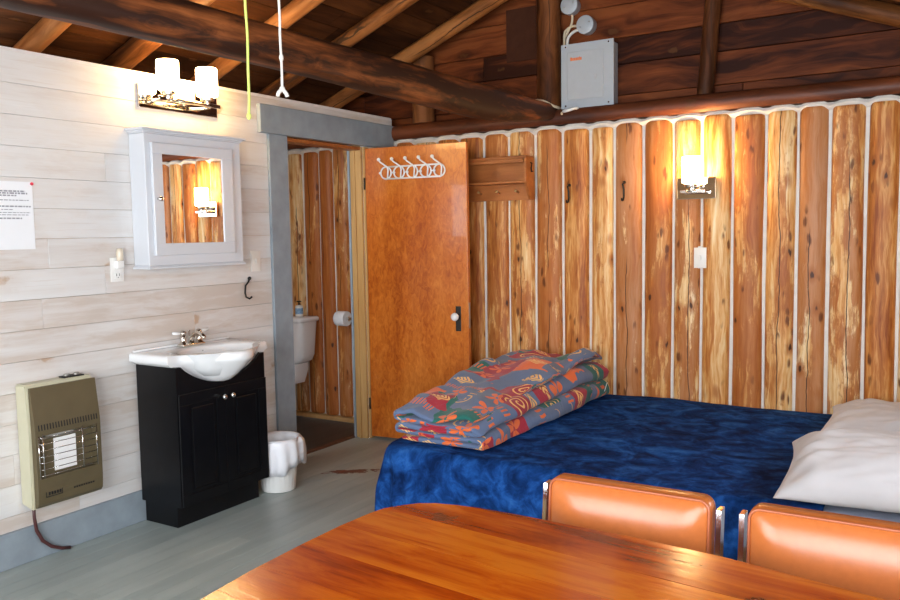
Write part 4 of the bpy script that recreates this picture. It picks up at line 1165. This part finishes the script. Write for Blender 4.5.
# planks: cut the outline into strips along the grain
ga = math.radians(-5.9); gc, gs = math.cos(ga), math.sin(ga)
TT = .745; T0 = .712
tbm = bmesh.new(); vs = [tbm.verts.new((p[0], p[1], TT)) for p in poly]; tbm.faces.new(vs)
b = MB()
nrm = V(-gs, gc, 0); base_p = V(2.476, -3.464, TT)
offs = [-.80, -.66, -.53, -.40, -.27, -.135, 0.0, .145, .32]
lo_bound = -1.2
for k in range(len(offs)+1):
    lo_o = offs[k-1] if k > 0 else -3; hi_o = offs[k] if k < len(offs) else 3
    pc = tbm.copy()
    if k > 0:
        bmesh.ops.bisect_plane(pc, geom=pc.verts[:]+pc.edges[:]+pc.faces[:], plane_co=base_p+nrm*(lo_o+.0006), plane_no=-nrm, clear_outer=True)
    if k < len(offs):
        bmesh.ops.bisect_plane(pc, geom=pc.verts[:]+pc.edges[:]+pc.faces[:], plane_co=base_p+nrm*(hi_o-.0006), plane_no=nrm, clear_outer=True)
    if not pc.faces: pc.free(); continue
    r_ = bmesh.ops.extrude_face_region(pc, geom=pc.faces[:])
    for g_ in r_['geom']:
        if isinstance(g_, bmesh.types.BMVert): g_.co.z = T0
    bmesh.ops.recalc_face_normals(pc, faces=pc.faces[:])
    es = [e for e in pc.edges if all(abs(v.co.z-TT) < 1e-5 for v in e.verts) and all(min(abs((v.co-base_p).dot(nrm)-lo_o), abs((v.co-base_p).dot(nrm)-hi_o)) > .003 for v in e.verts) ]
    if es: bmesh.ops.bevel(pc, geom=es, offset=.006, segments=3, affect='EDGES')
    b.merge(pc)
tbm.free()
top = obj('tabletop', b, 'table', tb, smooth=True, angle=35)
for xx in (2.50, 3.70):
    for yy in (-3.42, -4.08):
        b = MB(); b.box(xx-.035, xx+.035, yy-.035, yy+.035, 0, .711, .004, 1); obj('leg', b, 'table', tb)
b = MB()
b.box(2.536, 3.664, -3.43, -3.41, .61, .711); b.box(2.536, 3.664, -4.09, -4.07, .61, .711); b.box(2.49, 2.51, -4.044, -3.456, .61, .711); b.box(3.69, 3.71, -4.044, -3.456, .61, .711)
obj('apron', b, 'table', tb)

# ------------------------------------------------------------------ chairs
def cushion(b, w, d, h, bulge, n_=18, face=1):
    """rounded rectangular pad in (a, c) with a bulged face at +n; returns loops in local (a, c, n)"""
def make_chair(cx, label):
    t = thing('dining_chair', label, 'chair', (cx, -3.15, 0), 'orange vinyl chairs behind the table')
    yb = -3.0
    # backrest: rounded pad with a bulged front, its seam piping a sub-part
    W2, z0, z1 = .206, .52, .797
    def rr(w, za, zb, r, y, n=6, tl_=0.0):
        P = []
        for (sx, sz, a0) in ((1, 1, 0), (-1, 1, PI/2), (-1, -1, PI), (1, -1, 3*PI/2)):
            for i in range(n+1):
                a = a0+PI/2*i/n
                zz_ = ((zb-r) if sz > 0 else (za+r))+r*math.sin(a)
                P.append((cx+sx*(w-r)+r*math.cos(a), y+(zz_-.66)*.10, zz_))
        return P
    b = MB()
    L = [rr(W2-.03, z0+.03, z1-.03, .02, yb+.030), rr(W2-.008, z0+.008, z1-.008, .022, yb+.028), rr(W2, z0, z1, .025, yb+.018), rr(W2, z0, z1, .025, yb-.018), rr(W2-.006, z0+.006, z1-.006, .024, yb-.026),
         rr(W2-.014, z0+.014, z1-.014, .024, yb-.031), rr(W2-.035, z0+.035, z1-.035, .03, yb-.041), rr(W2-.07, z0+.07, z1-.07, .03, yb-.048), rr(W2-.115, z0+.115, z1-.115, .02, yb-.051)]
    b.loops(L)
    bk = obj('backrest', b, 'vinyl', t, smooth=True)
    for yy in (-.027, .020):
        b = MB(); P = rr(W2-.003, z0+.003, z1-.003, .024, yb+yy); b.tube(P+[P[0]], .0035, 6, False); obj('piping', b, 'vinylpipe', bk, smooth=True)
    # seat
    b = MB()
    def sr(ins, z):
        return rrect(cx, -3.25, .215-ins, .205-ins, .05, z)
    b.loops([sr(.02, .41), sr(.0, .415), sr(0, .445), sr(.006, .455), sr(.03, .466), sr(.08, .474), sr(.14, .476)]); obj('seat', b, 'vinyl', t, smooth=True)
    # chrome flat-bar posts and legs
    for s in (-1, 1):
        xx = cx+s*.222
        b = MB(); b.prism([(yb-.016+(.44-.66)*.1-.01, .40), (yb+.020+(.44-.66)*.1-.01, .40), (yb+.020+(0.774-.66)*.1, 0.774), (yb-.016+(0.774-.66)*.1, 0.774)], 'x', xx-.006, xx+.006, .0015); obj('back_post', b, 'chrome', t)
        b = MB(); b.prism([(-3.045, .40), (-3.009, .40), (-2.975, 0), (-3.0, 0)], 'x', xx-.006, xx+.006, .0015); obj('leg', b, 'chrome', t)
        b = MB(); b.prism([(-3.45, .40), (-3.415, .40), (-3.44, 0), (-3.465, 0)], 'x', xx-.006, xx+.006, .0015); obj('leg', b, 'chrome', t)
        b = MB(); b.box(xx-.006, xx+.006, -3.41, -3.048, .375, .40, .001, 1); obj('side_rail', b, 'chrome', t)
    for ya_ in (-3.12, -3.40):
        b = MB(); b.box(cx-.2155, cx+.2155, ya_, ya_+.03, .385, .405); obj('seat_bar', b, 'chrome', t)
    return t
make_chair(2.830, 'orange vinyl chair with chrome posts, left of the two behind the table')
make_chair(3.326, 'orange vinyl chair with chrome posts in front of the pillows, right of the two')

# ------------------------------------------------------------------ camera, world, view
cam = bpy.data.cameras.new('camera'); co_ = bpy.data.objects.new('camera', cam); C.objects.link(co_)
f, yaw, pitch, roll = 825.37, .55422, -.08051, -.01722
cam.sensor_width = 36; cam.lens = f/900*36; cam.clip_start = .05
cy_, sy_, cp, sp_, cr, sr_ = math.cos(yaw), math.sin(yaw), math.cos(pitch), math.sin(pitch), math.cos(roll), math.sin(roll)
fwd = V(-sy_*cp, cy_*cp, sp_); r0 = V(cy_, sy_, 0); u0 = r0.cross(fwd)
right = r0*cr+u0*sr_; upv = -r0*sr_+u0*cr
mt = Matrix((right, upv, -fwd)).transposed().to_4x4(); mt.translation = V(3.5157, -4.9300, 1.43)
co_.matrix_world = mt
bpy.context.scene.camera = co_
w = bpy.data.worlds.new('World'); bpy.context.scene.world = w; w.use_nodes = True
bg = w.node_tree.nodes['Background']; bg.inputs[0].default_value = (.86, .93, 1.0, 1); bg.inputs[1].default_value = 11.0
vs_ = bpy.context.scene.view_settings
vs_.view_transform = 'Standard'; vs_.look = 'None'; vs_.gamma = 1; vs_.exposure = .68; vs_.use_curve_mapping = False
bpy.context.scene.cycles.max_bounces = 8
